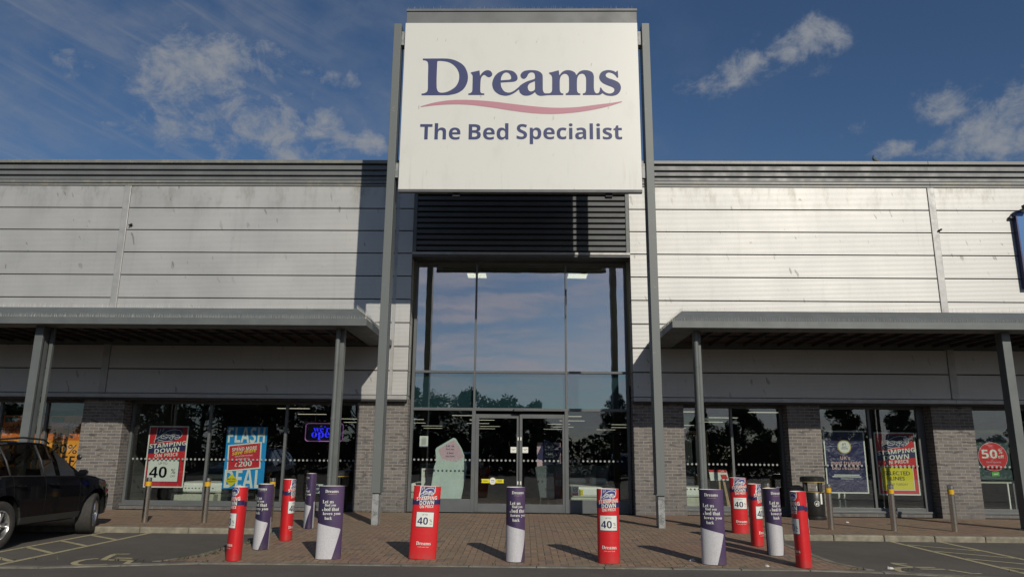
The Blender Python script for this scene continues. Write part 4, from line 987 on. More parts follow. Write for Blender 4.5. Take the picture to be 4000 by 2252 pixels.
c.text('P', 'Xena quartz', 'sans', 11.505, 1.30, w=.36, h=.055); c.text('P', 'worktops', 'sans', 11.505, 1.225, w=.28, h=.05); c.finish(t_, PM, NM, LF)
t_ = thing('display_shelf', 'pale glass-sided display stand low in the right neighbour window', 'display stand', (11.6, .8, .1))
b = MB(); b.box(11.10, 11.98, .7, 1.1, .80, .84); b.build('shelf_top', M['bed'], t_); b = MB(); b.box(11.80, 11.83, .66, .69, .14, .80); b.box(11.95, 11.98, .66, .69, .14, .80); b.box(11.80, 11.98, .66, .69, .13, .16); b.build('stand_frame', M['board_white'], t_)
for x0, x1, u_, lb in ((-12.02, -11.20, 0, 'orange bicycle poster reading up to 20 per cent off beside the brick pier'), (-13.22, -12.16, 1, 'orange bicycle poster half hidden by the square canopy post')):
    t_, c = flat_thing('bike_poster', lb, 'poster', x0, x1, .55, 2.23, PY, M['orange_dark'], 'orange window posters')
    c.rect('o', x0, .55, x1, 1.62); W_ = x1 - x0; cx = x0 + W_ * (.56 if u_ == 0 else .5)
    c.text('k', 'UP TO', 'medium', x0 + W_ * .22, 1.585, h=.06); c.text('K', '20%', 'sans', cx, 1.41, w=W_ * .80, h=.24); c.text('K', 'OFF', 'sans', cx, 1.12, w=W_ * .74, h=.24)
    c.text('k', 'range of', 'plain', cx - .06, .93, w=W_ * .5); c.text('k', 'scooters', 'plain', cx - .06, .82, w=W_ * .5)
    c.rect('N', x0 + .04, 2.06, x0 + .36, 2.20)
    for bx, bz, rr, ti in ((cx - .22, 1.86, .10, 0), (cx + .24, 1.92, .085, 1)) if u_ else ((cx + .10, 1.97, .085, 1),):
        for q in (-1, 1):
            c.ellipse('k', bx + q * rr * 1.35, bz, rr, rr, 20); c.ellipse('O', bx + q * rr * 1.35, bz, rr * .82, rr * .82, 20); c.line('K', [(bx + q * rr * 1.35 - rr, bz), (bx + q * rr * 1.35 + rr, bz)], .008)
        c.line('K', [(bx - rr * 1.35, bz), (bx - rr * .3, bz + rr * 1.1), (bx + rr, bz + rr * 1.1), (bx, bz), (bx - rr * 1.35, bz)], .018); c.line('K', [(bx + rr * 1.35, bz), (bx + rr, bz + rr * 1.5), (bx + rr * .6, bz + rr * 1.6)], .018); c.line('K', [(bx, bz), (bx - rr * .4, bz + rr * 1.5)], .018)
    if not u_: c.line('K', [(cx - .12, 1.78), (cx + .14, 1.74), (cx + .08, 1.70), (cx + .02, 2.02)], .02); c.ellipse('k', cx - .14, 1.76, .035, .035); c.ellipse('k', cx + .15, 1.71, .035, .035)
    LFo = dict(LF); LFo['k'] = .0020; LFo['O'] = .0030; LFo['K'] = .0040; PMo = dict(PM); PMo['N'] = M['teal_dark']; NMo = dict(NM); NMo['N'] = 'logo_patch'
    c.finish(t_, PMo, NMo, LFo)

# ================================================================== boards and furniture inside
t_ = thing('mattress_board', 'mint mattress-shaped display board with a pink speech panel, left of the doors', 'display board', (-1.9, 1.0, .02))
o1 = [(-2.39, .22), (-1.59, .23), (-1.45, 1.05), (-1.51, 1.30), (-1.60, 1.52), (-1.76, 1.765), (-1.82, 1.78), (-2.24, 1.53), (-2.27, 1.48), (-2.24, 1.20), (-2.29, 1.05)]
MB().slab(o1, 1.0, 1.03).build('board', M['mint'], t_, bevel=.008)
c = Canvas(lambda u, v, l: (u, 1.0 - l, v)); c.poly('p', [(-2.20, 1.48), (-1.80, 1.735), (-1.63, 1.50), (-1.54, 1.31), (-1.73, 1.18), (-2.08, 1.24)])
for k, s_ in enumerate(('Let us', 'find you', 'a bed', 'you love')): c.text('N', s_, 'medium', -1.89, 1.58 - .088 * k, h=.062 if s_ != 'a bed' else .055)
c.finish(t_, PM, {**NM, 'N': 'lettering'}, LF)
b = MB(); b.box(-2.2, -1.75, 1.031, 1.35, .0, .03); b.box(-2.0, -1.95, 1.031, 1.08, .03, 1.0); b.build('stand', M['wood'], t_)
t_ = thing('speech_board', 'dark blue tilted speech board in front of a pink panel behind the right door', 'display board', (.65, 1.6, .02))
MB().box(.33, .95, 1.63, 1.65, .70, 1.69).build('pink_panel', M['pink'], t_); MB().slab([(.52, 1.76), (.56, 1.77), (.96, 1.57), (.975, 1.52), (.85, 1.17), (.80, 1.13), (.34, 1.29), (.32, 1.34)], 1.60, 1.622).build('board', M['navy'], t_, bevel=.005)
c = Canvas(lambda u, v, l: (u, 1.6 - l, v))
for k, s_ in enumerate(('Let us', 'find you', 'a bed', 'you love')): c.text('W', s_, 'medium', .65, 1.60 - .092 * k, h=.065 if s_ != 'a bed' else .058)
c.finish(t_, PM, NM, LF)
b = MB(); b.box(.4, .9, 1.62, 1.9, 0, .03); b.box(.6, .66, 1.655, 1.70, .03, .75); b.build('stand', M['wood'], t_)
t_ = thing('mattress_sample', 'grey upright mattress sample on a wire stand behind the right door', 'display board', (.63, 1.45, .02))
MB().slab([(.40, .30), (.92, .30), (.98, 1.12), (.96, 1.16), (.30, 1.08), (.27, 1.04)], 1.40, 1.56).build('mattress', M['bed_grey'], t_, bevel=.03)
MB().tube([(.42, 1.38, .30), (.42, 1.36, .13), (.86, 1.36, .13), (.86, 1.38, .30)], .014, 6).build('stand', M['steel'], t_)
c = Canvas(lambda u, v, l: (u, 1.397 - l, v)); c.text('K', 'Dreams', 'serif', .66, .51, w=.26); c.text('k', 'Love your bed', 'plain', .66, .465, w=.16); c.finish(t_, PM, {**NM, 'K': 'logo_lettering'}, LF)
def bed(x, y, w_, l_, lb, hb=1.1, front=True, cloth='bed'):
    t_ = thing('display_bed', lb, 'bed', (x, y, 0), 'beds on show inside')
    MB().box(x - w_/2, x + w_/2, y, y + l_, .06, .34).build('bed_base', M[cloth], t_, bevel=.03)
    MB().box(x - w_/2 + .01, x + w_/2 - .01, y + .01, y + l_ - .01, .345, .60).build('mattress', M['board_white'], t_, bevel=.06)
    hy = y + l_ if front else y - .1
    MB().box(x - w_/2 - .03, x + w_/2 + .03, hy + .002, hy + .095, .05, hb).build('headboard', M['bed_grey'], t_, bevel=.03)
    for q in (-.25, .25):
        p = MB(); p.box(x + q*w_ - .3*w_/1.5, x + q*w_ + .3*w_/1.5, (hy - .42 if front else hy + .12), (hy - .02 if front else hy + .50), .605, .76)
        p.build('pillow', M['board_white'], t_, bevel=.06)
    for q in (-1, 1):
        for ya in (y + .1, y + l_ - .2): MB().box(x + q*(w_/2 - .12) - .03, x + q*(w_/2 - .12) + .03, ya, ya + .06, .003, .059).build('leg', M['wood'], t_)
bed(-8.3, 1.25, 1.5, 2.0, 'pale display bed behind the first price poster in the left window')
bed(1.75, 1.15, 1.15, 2.0, 'display bed with a grey headboard behind the pane right of the doors')
bed(4.25, 1.6, 1.2, 2.0, 'display bed behind the glass beside the right brick pier')
bed(8.6, 1.5, 1.7, 2.0, 'grey display bed behind the navy poster', cloth='bed_grey')
bed(-2.5, 2.4, 1.2, 2.0, 'display bed behind the mint board')
t_ = thing('white_bench', 'white perforated board on a pale box low in the left window', 'bench', (-8.2, .9, 0))
MB().box(-8.80, -7.78, .95, .98, .40, .545).build('perforated_board', M['board_white'], t_, bevel=.02)
c = Canvas(lambda u, v, l: (u, .95 - l, v))
for k in range(11): c.ellipse('k', -8.72 + .087 * k, .475, .017, .017, 10)
c.finish(t_, PM, {**NM, 'k': 'hole'}, LF)
MB().box(-8.80, -7.80, .90, 1.20, .11, .33).build('box_base', M['bed'], t_, bevel=.01)
t_ = thing('price_stand', 'wooden easel holding a price board behind the window right of the entrance', 'easel', (4.9, 1.2, 0))
MB().slab([(4.72, .78), (5.18, .79), (5.13, 1.04), (4.68, 1.05)], 1.2, 1.22).build('price_board', M['board_white'], t_)
c = Canvas(lambda u, v, l: (u, 1.2 - l, v)); c.poly('r', [(4.69, .99), (5.135, .98), (5.13, 1.04), (4.68, 1.05)]); c.text('W', '40%', 'medium', 5.03, 1.012, h=.03); c.poly('R', [(5.0, .82), (5.16, .825), (5.12, .93), (4.97, .93)]); c.finish(t_, PM, NM, LF)
b = MB(); b.slab([(4.93, .02), (4.99, .02), (4.97, .80), (4.93, .80)], 1.225, 1.25); b.slab([(5.14, .02), (5.22, .02), (5.08, .80), (5.03, .80)], 1.225, 1.25); b.build('easel_leg', M['wood'], t_)
t_ = thing('bedroom_arch', 'pale wooden door frame display with white curtains deep in the right window', 'display frame', (4.6, 1.9, 0))
b = MB(); b.box(4.18, 5.36, 3.9, 3.98, 2.02, 2.10); b.box(5.28, 5.36, 3.9, 3.98, 0, 2.02); b.box(4.18, 4.26, 3.9, 3.98, 0, 2.02); b.build('frame', M['wood'], t_)
b = MB()
for x0, x1 in ((4.62, 4.92), (5.02, 5.26)):
    for k in range(6): b.box(x0 + (x1 - x0) * k / 6, x0 + (x1 - x0) * (k + .7) / 6, 4.0, 4.06 + .02 * (k % 2), .4, 2.0)
b.build('curtain', M['board_white'], t_)
t_ = thing('stock_display', 'white wall panel with red sale lettering behind the mint board', 'display board', (-2.5, 1.5, 0))
MB().box(-2.72, -2.32, 1.9, 1.93, .55, 1.0).build('panel', M['board_white'], t_); c = Canvas(lambda u, v, l: (u, 1.9 - l, v))
for k, s_ in enumerate(('STAMPING', 'DOWN', 'ON PRICE')): c.text('R', s_, 'sans', -2.52, .94 - .07 * k, h=.045, tilt=.05)
c.finish(t_, PM, {**NM, 'R': 'lettering'}, LF); MB().box(-2.6, -2.44, 1.94, 2.1, .002, .9).build('stand', M['wood'], t_)

# ceiling lights
def lamp(name, label, x, y, z, w_, l_, group, m_='lamp'):
    t_ = thing(name, label, 'ceiling light', (x, y, z), group)
    MB().box(x - w_/2, x + w_/2, y - l_/2, y + l_/2, z - .012, z - .004).build('diffuser', M[m_], t_)
    b = MB(); b.box(x - w_/2 - .02, x + w_/2 + .02, y - l_/2 - .02, y + l_/2 + .02, z - .003, z + .002); b.build('frame', M['clad_trim'], t_)
    return t_
L0 = lamp('strip_light', 'lit ceiling strip light, one of the rows deep in the shop', -8.0, 2.6, 2.79, 1.05, .13, 'strip lights in the shop ceiling')
for x in (-8.0, -5.2, -2.2, 1.6, 4.6, 7.4):
    for k in range(7):
        y = 2.6 + 3.6 * k
        if -3.0 < x < 2.8 and y < 6.8: continue
        if x == -8.0 and k == 0: continue
        c_ = copy_tree(L0); c_.location = (x + (.4 if k % 2 else 0), y, 2.79)
for x, y, lb in ((-1.15, 1.25, 'front left square light panel high in the lobby ceiling'), (1.50, 1.25, 'front right square light panel high in the lobby ceiling'), (-1.45, 3.25, 'rear left square light panel high in the lobby ceiling'), (1.55, 3.25, 'rear right square light panel high in the lobby ceiling')):
    lamp('panel_light', lb, x, y, 6.59, .56, .56, 'light panels in the lobby ceiling', 'lamp_bright')

# ================================================================== bollards
def steel_bollard(x, y, label):
    t_ = thing('steel_bollard', label, 'bollard', (x, y, 0), 'bare steel bollards along the footway')
    MB().lathe([(0, .862), (.048, .862), (.0565, .856), (.057, .85), (.057, .80)], 'z', (x, y, 0), 20).lathe([(.057, .80), (.057, 0)], 'z', (x, y, 0), 20).build('tube', M['steel'], t_, smooth='auto')
    MB().lathe([(.0575, .70), (.059, .70), (.059, .785), (.0575, .785)], 'z', (x, y, 0), 20).build('reflective_band', M['tape'], t_, smooth='auto')
for x, y, lb in ((-7.53, -3.0, 'bare steel bollard nearest the parked car, in front of the price poster'), (-6.38, -2.9, 'bare steel bollard between the car and the blue poster'), (-5.18, -2.55, 'bare steel bollard half hidden by the left purple sleeve, in front of the blue poster'),
                 (4.92, -2.6, 'bare steel bollard hidden behind the purple sleeve on the right'), (6.05, -2.85, 'bare steel bollard beside the litter bin'), (7.21, -3.0, 'bare steel bollard in front of the yellow selected lines card'), (8.38, -3.0, 'bare steel bollard in front of the last brick pier')):
    steel_bollard(x, y, lb)

# printed card sleeves round the bollards
def ellipse_b(a, P):
    lo, hi = .02, .4
    for _ in range(40):
        b_ = (lo + hi) / 2; h = ((a - b_) / (a + b_)) ** 2; p = math.pi * (a + b_) * (1 + 3*h/(10 + math.sqrt(4 - 3*h)))
        if p < P: lo = b_
        else: hi = b_
    return b_
PERIM = .87
def sleeve(kind, x, y, H, th, a, label, lean=0.0, off=0.0):
    z0 = apron_z(y) + .006
    t_ = thing('bollard_sleeve', label, 'bollard sleeve', (x, y, z0), 'printed card sleeves round the bollards')
    t_.rotation_euler = (0, lean, R(th))
    b_ = ellipse_b(a, PERIM)
    N = 720; tab = [0.0]; pt = lambda q: (a * math.sin(q), -b_ * math.cos(q))
    for i in range(N):
        p, q = pt(2*math.pi*i/N), pt(2*math.pi*(i+1)/N); tab.append(tab[-1] + math.hypot(q[0]-p[0], q[1]-p[1]))
    tot = tab[-1]
    def place(u, v, l):
        """u: distance round the card from the middle of the printed face"""
        s_ = (u % tot); i = min(range(0, N, 1), key=lambda k: 0) if False else None
        lo, hi = 0, N
        while hi - lo > 1:
            m_ = (lo + hi) // 2
            if tab[m_] <= s_: lo = m_
            else: hi = m_
        q = 2*math.pi*(lo + (s_ - tab[lo]) / (tab[lo+1] - tab[lo])) / N
        px, py = pt(q); nx, ny = math.sin(q) / a, -math.cos(q) / b_; L = math.hypot(nx, ny)
        wob = 1 + .004 * math.sin(v * 5 + q * 2)
        return (px * wob + nx / L * l, py * wob + ny / L * l, v)
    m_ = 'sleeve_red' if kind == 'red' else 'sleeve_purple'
    nu, nv = 96, 20; o_ = MB(); i_ = MB()
    for j in range(nv + 1):
        for i in range(nu): o_.v.append(place(tot * i / nu, H * j / nv, 0)); i_.v.append(place(tot * i / nu, H * j / nv, -.003))
    for j in range(nv):
        for i in range(nu):
            k = (i + 1) % nu; o_.f.append((j*nu+i, j*nu+k, (j+1)*nu+k, (j+1)*nu+i)); i_.f.append((j*nu+i, (j+1)*nu+i, (j+1)*nu+k, j*nu+k))
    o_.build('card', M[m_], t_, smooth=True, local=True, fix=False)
    k0 = len(i_.v)
    for i in range(nu): i_.v.append(place(tot * i / nu, H + .0005, 0))
    for i in range(nu): k = (i + 1) % nu; i_.f.append((k0 + i, k0 + k, nv*nu + k, nv*nu + i))
    i_.build('card_inside', M['sleeve_in'], t_, smooth=False, local=True, fix=False)
    for r0 in (off * tot, (off + .5) * tot):
        c = Canvas(place, .025)
        if kind == 'red':
            W_ = .30; u0 = r0 - W_ / 2
            # shoe panel on white, band, words, price card, foot lettering
            c.poly('m', [(r0 + (p - .515) * .325, H * min(.997, .838 + (q - .72) / .25 * .155)) for p, q in SHOE_BODY])
            c.poly('n', [(r0 + (p - .5) * .295, H * (.845 + (q - .735) / .25 * .148)) for p, q in SHOE_BODY])
            for ln in SHOE_LINES: c.line('w', [(r0 + (p - .5) * .295, H * (.845 + (q - .735) / .25 * .148)) for p, q in ln], .0075)
            c.poly('N', [(r0 - tot/4 + .002, H * .80), (r0 + tot/4 - .002, H * .82), (r0 + tot/4 - .002, H * .755), (r0 - tot/4 + .002, H * .735)])
            c.text('W', 'STAMPING', 'sans', r0, H * .830, w=.29, h=.052, tilt=.10); c.text('W', 'DOWN', 'sans', r0 + .005, H * .772, w=.205, h=.056, tilt=.09); c.text('W', 'ON PRICE', 'sans', r0 + .005, H * .718, w=.195, h=.040, tilt=.08)
            c.rect('K', r0 - .133, H * .435, r0 + .123, H * .645); c.rect('W', r0 - .127, H * .441, r0 + .117, H * .639)
            c.text('k', 'UP TO', 'plain', r0 - .01, H * .605, h=.020); c.text('Y', '40', 'sans', r0 - .035, H * .52, w=.15, h=.10); c.text('k', '%', 'plain', r0 + .080, H * .525, h=.040); c.text('k', 'OFF', 'plain', r0 + .08, H * .478, h=.017)
            c.text('W', 'Dreams', 'serif', r0, H * .215, w=.205, h=.046); c.text('W', 'Love your bed', 'plain', r0, H * .165, w=.15, h=.017)
        else:
            c.text('W', 'Dreams', 'serif', r0, H * .930, w=.185, h=.042); c.text('P', 'Love your bed', 'plain', r0 + .005, H * .888, w=.12, h=.014)
            for s_, du, q, w_, h_ in (('Let us', -.045, .787, .155, .046), ('find you', -.01, .735, .155, .044), ('a', -.115, .672, .018, .022), ('bed that', .01, .683, .21, .048), ('loves you', .015, .618, .25, .050), ('back', -.03, .560, .10, .042)):
                c.text('W', s_, 'serif', r0 + du, H * q, w=w_, h=h_)
            e = tot / 4 - .004
            c.poly('m', [(r0 - e, .004), (r0 + .045, .004), (r0 + .155, H * .385), (r0 + .158, H * .400), (r0 + .145, H * .412), (r0 - e + .03, H * .490), (r0 - e, H * .482)])
        c.finish(t_, {'m': M['matt_print'] if kind != 'red' else M['white'], 'n': M['shoe_blue'], 'w': M['white'], 'N': M['navy'], 'W': M['white'], 'K': M['navy'], 'k': M['black'], 'Y': M['navy'], 'P': M['pink']},
                 {'m': 'mattress_picture' if kind != 'red' else 'shoe_panel', 'n': 'shoe_picture', 'w': 'artwork_line', 'N': 'navy_band', 'W': 'lettering', 'K': 'card_border', 'k': 'small_lettering', 'Y': 'price_lettering', 'P': 'small_lettering'},
                 {'m': .0015, 'n': .0023, 'w': .0031, 'N': .0031, 'K': .0023, 'W': .0039, 'k': .0047, 'Y': .0047, 'P': .0035}, local=True)
    return t_
SL = [('purple', -2.78, -7.137, 0.997, 14, 0.175, 'leftmost sleeve of the front row: purple with white lettering over a pale mattress', 0, 0),
      ('red', -1.453, -7.042, 1.004, 8, 0.195, 'wide red sale sleeve leaning right, in the front row left of the doors', 0.045, 0),
      ('purple', -0.123, -7.147, 1.008, 0, 0.135, 'purple sleeve in the front row, right before the doors', 0, 0.045),
      ('red', 1.194, -7.184, 1.002, -6, 0.156, 'upright red sale sleeve in the front row between two purple ones', 0, 0.01),
      ('purple', 2.659, -7.209, 1.008, -14, 0.166, 'purple sleeve with a torn foot at the right end of the front row', 0, 0),
      ('red', 4.0, -3.8, 0.99, -15, 0.152, 'red sale sleeve farthest back on the right, nearest the shop window', 0, 0.04),
      ('red', 3.838, -5.343, 0.973, -17, 0.104, 'red sale sleeve turned aside, second from the back on the right', 0, 0.155),
      ('purple', 3.815, -6.307, 0.971, -18, 0.124, 'purple sleeve on the right side, standing between two red ones', -0.014, 0.1),
      ('red', 3.866, -7.313, 1.001, -20, 0.106, 'red sale sleeve with a crease, rightmost of all by the right parking bay', -0.012, -0.155),
      ('purple', -4.03, -3.8, 0.989, 16, 0.093, 'purple sleeve farthest back on the left, nearest the shop window', 0, -0.155),
      ('red', -3.965, -5.336, 0.972, 17, 0.104, 'red sale sleeve on the left side between two purple ones', 0, 0.155),
      ('purple', -4.034, -6.323, 0.958, 19, 0.118, 'purple sleeve on the left side, next behind the leftmost red one', 0.012, -0.09),
      ('red', -4.07, -7.296, 0.984, 20, 0.106, 'red sale sleeve leftmost of all, by the left parking bay', 0.015, -0.155)]
for k_, x, y, H, th, a, lb, lean, off in SL: sleeve(k_, x, y, H, th, a, lb, lean, off)

# ================================================================== litter bins
def litter_bin(x, y, label, full=True):
    t_ = thing('litter_bin', label, 'litter bin', (x, y, 0), 'black litter bins by the windows')
    MB().lathe([(0, .08), (.225, .08), (.235, .10), (.235, .60), (.225, .615), (.0, .615)], 'z', (x, y, 0), 28).build('drum', M['blackplastic'], t_, smooth='auto')
    MB().lathe([(0, .0), (.25, .0), (.255, .02), (.25, .078), (0, .078)], 'z', (x, y, 0), 28).build('base', M['blackplastic'], t_, smooth='auto')
    MB().lathe([(.15, .82), (.262, .82), (.268, .84), (.268, .915), (.24, .945), (.12, .955), (0, .957)], 'z', (x, y, 0), 28).build('lid', M['blackplastic'], t_, smooth='auto')
    for k in range(4):
        an = R(20 + 90 * k); b = MB(); b.box(x + .225*math.cos(an) - .035, x + .225*math.cos(an) + .035, y + .225*math.sin(an) - .035, y + .225*math.sin(an) + .035, .61, .83)
        b.build('lid_post', M['blackplastic'], t_, bevel=.01)
    b = MB(); b.lathe([(.2685, .822), (.271, .822), (.271, .838), (.2685, .838)], 'z', (x, y, 0), 28); b.lathe([(.2355, .600), (.240, .600), (.240, .614), (.2355, .614)], 'z', (x, y, 0), 28); b.build('gold_band', M['gold'], t_, smooth='auto')
    if full:
        def on(u, v, l): q = u / .235; return (x + (.235 + l) * math.sin(q), y - (.235 + l) * math.cos(q), v)
        c = Canvas(on, .02); cu = -.01
        c.ellipse('W', cu, .36, .062, .062, 24); c.ellipse('k', cu, .36, .054, .054, 24)
        c.poly('w', [(cu - .032, .325), (cu - .006, .325), (cu - .002, .365), (cu - .036, .365)]); c.line('w', [(cu + .018, .32), (cu + .020, .385)], .016); c.line('w', [(cu + .02, .378), (cu - .012, .375)], .009); c.ellipse('w', cu + .02, .40, .009, .009, 10)
        c.rect('y', cu + .085, .345, cu + .135, .575)
        c.finish(t_, {'W': M['board_white'], 'k': M['black'], 'w': M['board_white'], 'y': M['board_white']}, {'W': 'emblem_ring', 'k': 'emblem_field', 'w': 'tidy_emblem', 'y': 'paper_label'}, {'W': .0015, 'k': .0025, 'w': .004, 'y': .002})
        MB().slab([(x + .02, .63), (x + .09, .63), (x + .085, .735), (x + .01, .74)], y - .20, y - .197).build('paper_scrap', M['white'], t_)
    return t_
litter_bin(6.65, -.45, 'black litter bin with gold bands between the brick pier and the navy poster')
litter_bin(-4.50, .15, 'black litter bin behind the round canopy pipe on the left', False)

# ================================================================== pigeon on the coping
t_ = thing('pigeon', 'dark grey pigeon standing on the roof coping to the right', 'pigeon', (9.19, .10, 8.89))
bm_path = [(9.30, .10, 8.918, .012), (9.24, .10, 8.945, .030), (9.18, .10, 8.965, .044), (9.13, .10, 8.985, .044), (9.108, .10, 9.025, .030), (9.11, .10, 9.065, .020), (9.122, .10, 9.10, .019), (9.128, .10, 9.118, .010)]
b = MB(); b.tube([p[:3] for p in bm_path], [p[3] for p in bm_path], 12); body = b.build('body', mat('pigeon_feather', (.045, .047, .055), .6, 0, .3, 40), t_, smooth=True)
WING = mat('pigeon_wing', (.085, .088, .095), .6, 0, .3, 40)
for q in (-1, 1):
    b = MB(); b.hull([(9.14, .10 + q*.044, 8.99), (9.20, .10 + q*.048, 8.985), (9.31, .10 + q*.02, 8.915), (9.18, .10 + q*.046, 8.945)], [(9.14, .10 + q*.036, 8.99), (9.20, .10 + q*.038, 8.985), (9.31, .10 + q*.014, 8.915), (9.18, .10 + q*.036, 8.945)])
    b.build('wing', WING, t_)
b = MB(); b.tube([(9.112, .10, 9.103), (9.09, .10, 9.097)], [.007, .002], 6); b.build('beak', M['black'], t_)
LEG = mat('pigeon_leg', (.30, .07, .06), .6)
for q in (-.018, .018):
    b = MB(); b.tube([(9.175, .10 + q, 8.93), (9.172, .10 + q, 8.892)], .005, 6); b.tube([(9.172, .10 + q, 8.894), (9.145, .10 + q, 8.893)], .004, 5)
    b.build('leg', LEG, t_)

# ================================================================== the car
YS = .88
def lerp_table(tab):
    tab = [(a * YS, b_) for a, b_ in tab]
    def f(y):
        if y <= tab[0][0]: return tab[0][1]
        for (a, p), (c, q) in zip(tab[:-1], tab[1:]):
            if y <= c:
                t = (y - a) / (c - a); return p + (q - p) * t
        return tab[-1][1]
    return f
ZB = lerp_table([(-2.41,.84),(-2.38,.93),(-2.33,1.0),(-2.2,1.06),(-1.9,1.10),(-1.2,1.12),(-.3,1.10),(.6,1.075),(.95,1.06),(1.5,1.02),(1.9,.965),(2.12,.89),(2.27,.80),(2.34,.73),(2.37,.66)])
ZT = lerp_table([(-2.41,.86),(-2.38,.96),(-2.33,1.04),(-2.22,1.13),(-2.05,1.30),(-1.85,1.49),(-1.72,1.57),(-1.45,1.63),(-1.0,1.67),(-.4,1.685),(0,1.67),(.22,1.62),(.45,1.50),(.75,1.32),(1.0,1.155),(1.1,1.13),(1.5,1.085),(1.9,1.015),(2.12,.93),(2.27,.825),(2.34,.745),(2.37,.67)])
WB = lerp_table([(-2.41,.70),(-2.37,.79),(-2.25,.87),(-2.0,.925),(-1.45,.96),(-.6,.952),(.4,.95),(1.1,.955),(1.5,.95),(1.85,.91),(2.1,.835),(2.25,.74),(2.33,.64),(2.37,.55)])
WR = lerp_table([(-2.41,.62),(-2.25,.74),(-2.05,.69),(-1.85,.64),(-1.5,.625),(-.4,.635),(.1,.63),(.45,.68),(.8,.76),(1.0,.80),(1.3,.80),(1.8,.74),(2.1,.66),(2.27,.56),(2.37,.42)])
ZS = lerp_table([(-2.41,.42),(-2.2,.34),(-1.9,.30),(1.9,.29),(2.2,.28),(2.34,.34),(2.37,.42)])
FA, RA, WRAD = 1.25, -1.25, .372
def car(name, label, loc, rotz, paint, steer=0.0, group=None, detail=True):
    t_ = thing(name, label, 'car', loc, group)
    ysamp = set()
    for a, c, n in ((-2.41, -2.2, 8), (-2.2, -1.9, 6), (1.9, 2.2, 7), (2.2, 2.37, 8), (-.95, .95, 26)): ysamp |= {round((a + (c - a) * i / n) * YS, 4) for i in range(n + 1)}
    for ax in (FA, RA): ysamp |= {round(ax + .47 * math.sin(math.pi * (i / 20 - .5)), 4) for i in range(21)}
    ysamp |= {round(q * YS, 4) for q in (-.31, -.25, -.29, .70, .78, .80, -1.20, -1.28, -1.95, -1.85, -1.78, .22, .96, -1.60)}
    ys = sorted(ysamp); ys = [y for i, y in enumerate(ys) if i == 0 or y - ys[i-1] > .008]
    def arch(y):
        z = -1
        for ax in (FA, RA):
            q = .455 ** 2 - (y - ax) ** 2
            if q > 0: z = max(z, WRAD + math.sqrt(q))
        return z
    def section(y):
        w, wr, zb, zt, zs, ar = WB(y), WR(y), ZB(y), ZT(y), ZS(y), arch(y)
        cab = max(0.0, min(1.0, (zt - zb) / .25))
        flare = .018 * max(0, 1 - min(abs(y - FA), abs(y - RA)) / .6)
        p = [(0, zs + .02), (w * .80, max(zs + .01, ar)), (w * .955 + flare, max(zs + .05, ar)), (w * .985 + flare, max(zs + .16, ar)), (w * 1.0 + flare, max(zs + (zb - zs) * .55, ar + .005)), (w * .985, max(zs + (zb - zs) * .80, ar + .02)),
             (w * .955, max(zb - .03, ar + .035)), (w * .93 - .01 * cab, max(zb, ar + .05))]
        e = p[-1]
        p += [(e[0] + (wr - e[0]) * .5 + .02 * cab, e[1] + (zt - .05 * cab - e[1]) * .5), (wr, max(zt - .05 * cab - .012, e[1] + .002)), (wr * .93, zt - .018 * cab - .004), (wr * .5, zt), (0, zt + .004)]
        return p
    secs = [section(y) for y in ys]; NP = len(secs[0])
    bins = {}
    def put(key, pts): bins.setdefault(key, MB()).add(pts, [(0, 1, 2, 3)])
    for i in range(len(ys) - 1):
        y0, y1 = ys[i], ys[i+1]; ym = (y0 + y1) / 2
        for k in range(NP - 1):
            for s_ in (1, -1):
                A, B_, C_, D_ = (s_*secs[i][k][0], y0, secs[i][k][1]), (s_*secs[i+1][k][0], y1, secs[i+1][k][1]), (s_*secs[i+1][k+1][0], y1, secs[i+1][k+1][1]), (s_*secs[i][k+1][0], y0, secs[i][k+1][1])
                key = 'body'; ym_ = ym; ym = ym_ / YS if True else ym
                if k <= 0: key = 'underside'
                elif k <= 1: key = 'underside'
                elif k == 2 and -1.0 < ym < 1.0: key = 'sill'
                elif 3 <= k <= 6 and -.29 < ym < .80: key = ('door', s_, 0)
                elif 3 <= k <= 6 and -1.20 < ym < -.29: key = ('door', s_, 1)
                elif k in (7, 8):
                    if -.25 < ym < .70: key = ('side_window', s_, 0)
                    elif -1.20 < ym < -.31: key = ('side_window', s_, 1)
                    elif -1.85 < ym < -1.28: key = ('side_window', s_, 2)
                elif k >= 9:
                    if .22 < ym < .96: key = 'windscreen'
                    elif -2.2 < ym < -1.78: key = 'rear_window'
                ym = ym_
                put(key, [A, B_, C_, D_] if s_ > 0 else [D_, C_, B_, A])
    for yy, key in ((0, 'body'), (-1, 'body')):
        sct = secs[yy]; y = ys[yy]
        bins['body'].add([(q[0], y, q[1]) for q in sct] + [(-q[0], y, q[1]) for q in sct[::-1]], [tuple(range(2 * NP))])
    G = M['car_glass']
    mats = {'body': paint, 'underside': M['blackplastic'], 'sill': M['car_trim'], 'windscreen': G, 'rear_window': G}
    doors = {}
    for key, b in bins.items():
        if isinstance(key, tuple):
            o = b.build(key[0], paint if key[0] == 'door' else G, t_, smooth=True, local=True)
            if key[0] == 'door': doors[key] = o
        else: b.build(key, mats[key], t_, smooth=True, local=True)
    # dark shut lines
    def at(y, k, f, s_, off):
        y = y * YS
        sct = section(y); p, q = sct[k], sct[k+1]
        return (s_ * (p[0] + (q[0]-p[0]) * f + off), y, p[1] + (q[1]-p[1]) * f)
    b = MB()
    for s_ in (1, -1):
        for y in (-1.20, -.29, .80):
            for k in range(3, 7): b.quad(at(y - .005, k, 0, s_, .002), at(y + .005, k, 0, s_, .002), at(y + .005, k, 1, s_, .002), at(y - .005, k, 1, s_, .002))
    b.build('shut_line', M['black'], t_, local=True, fix=False)
    # chrome-ish window surround
    b = MB()
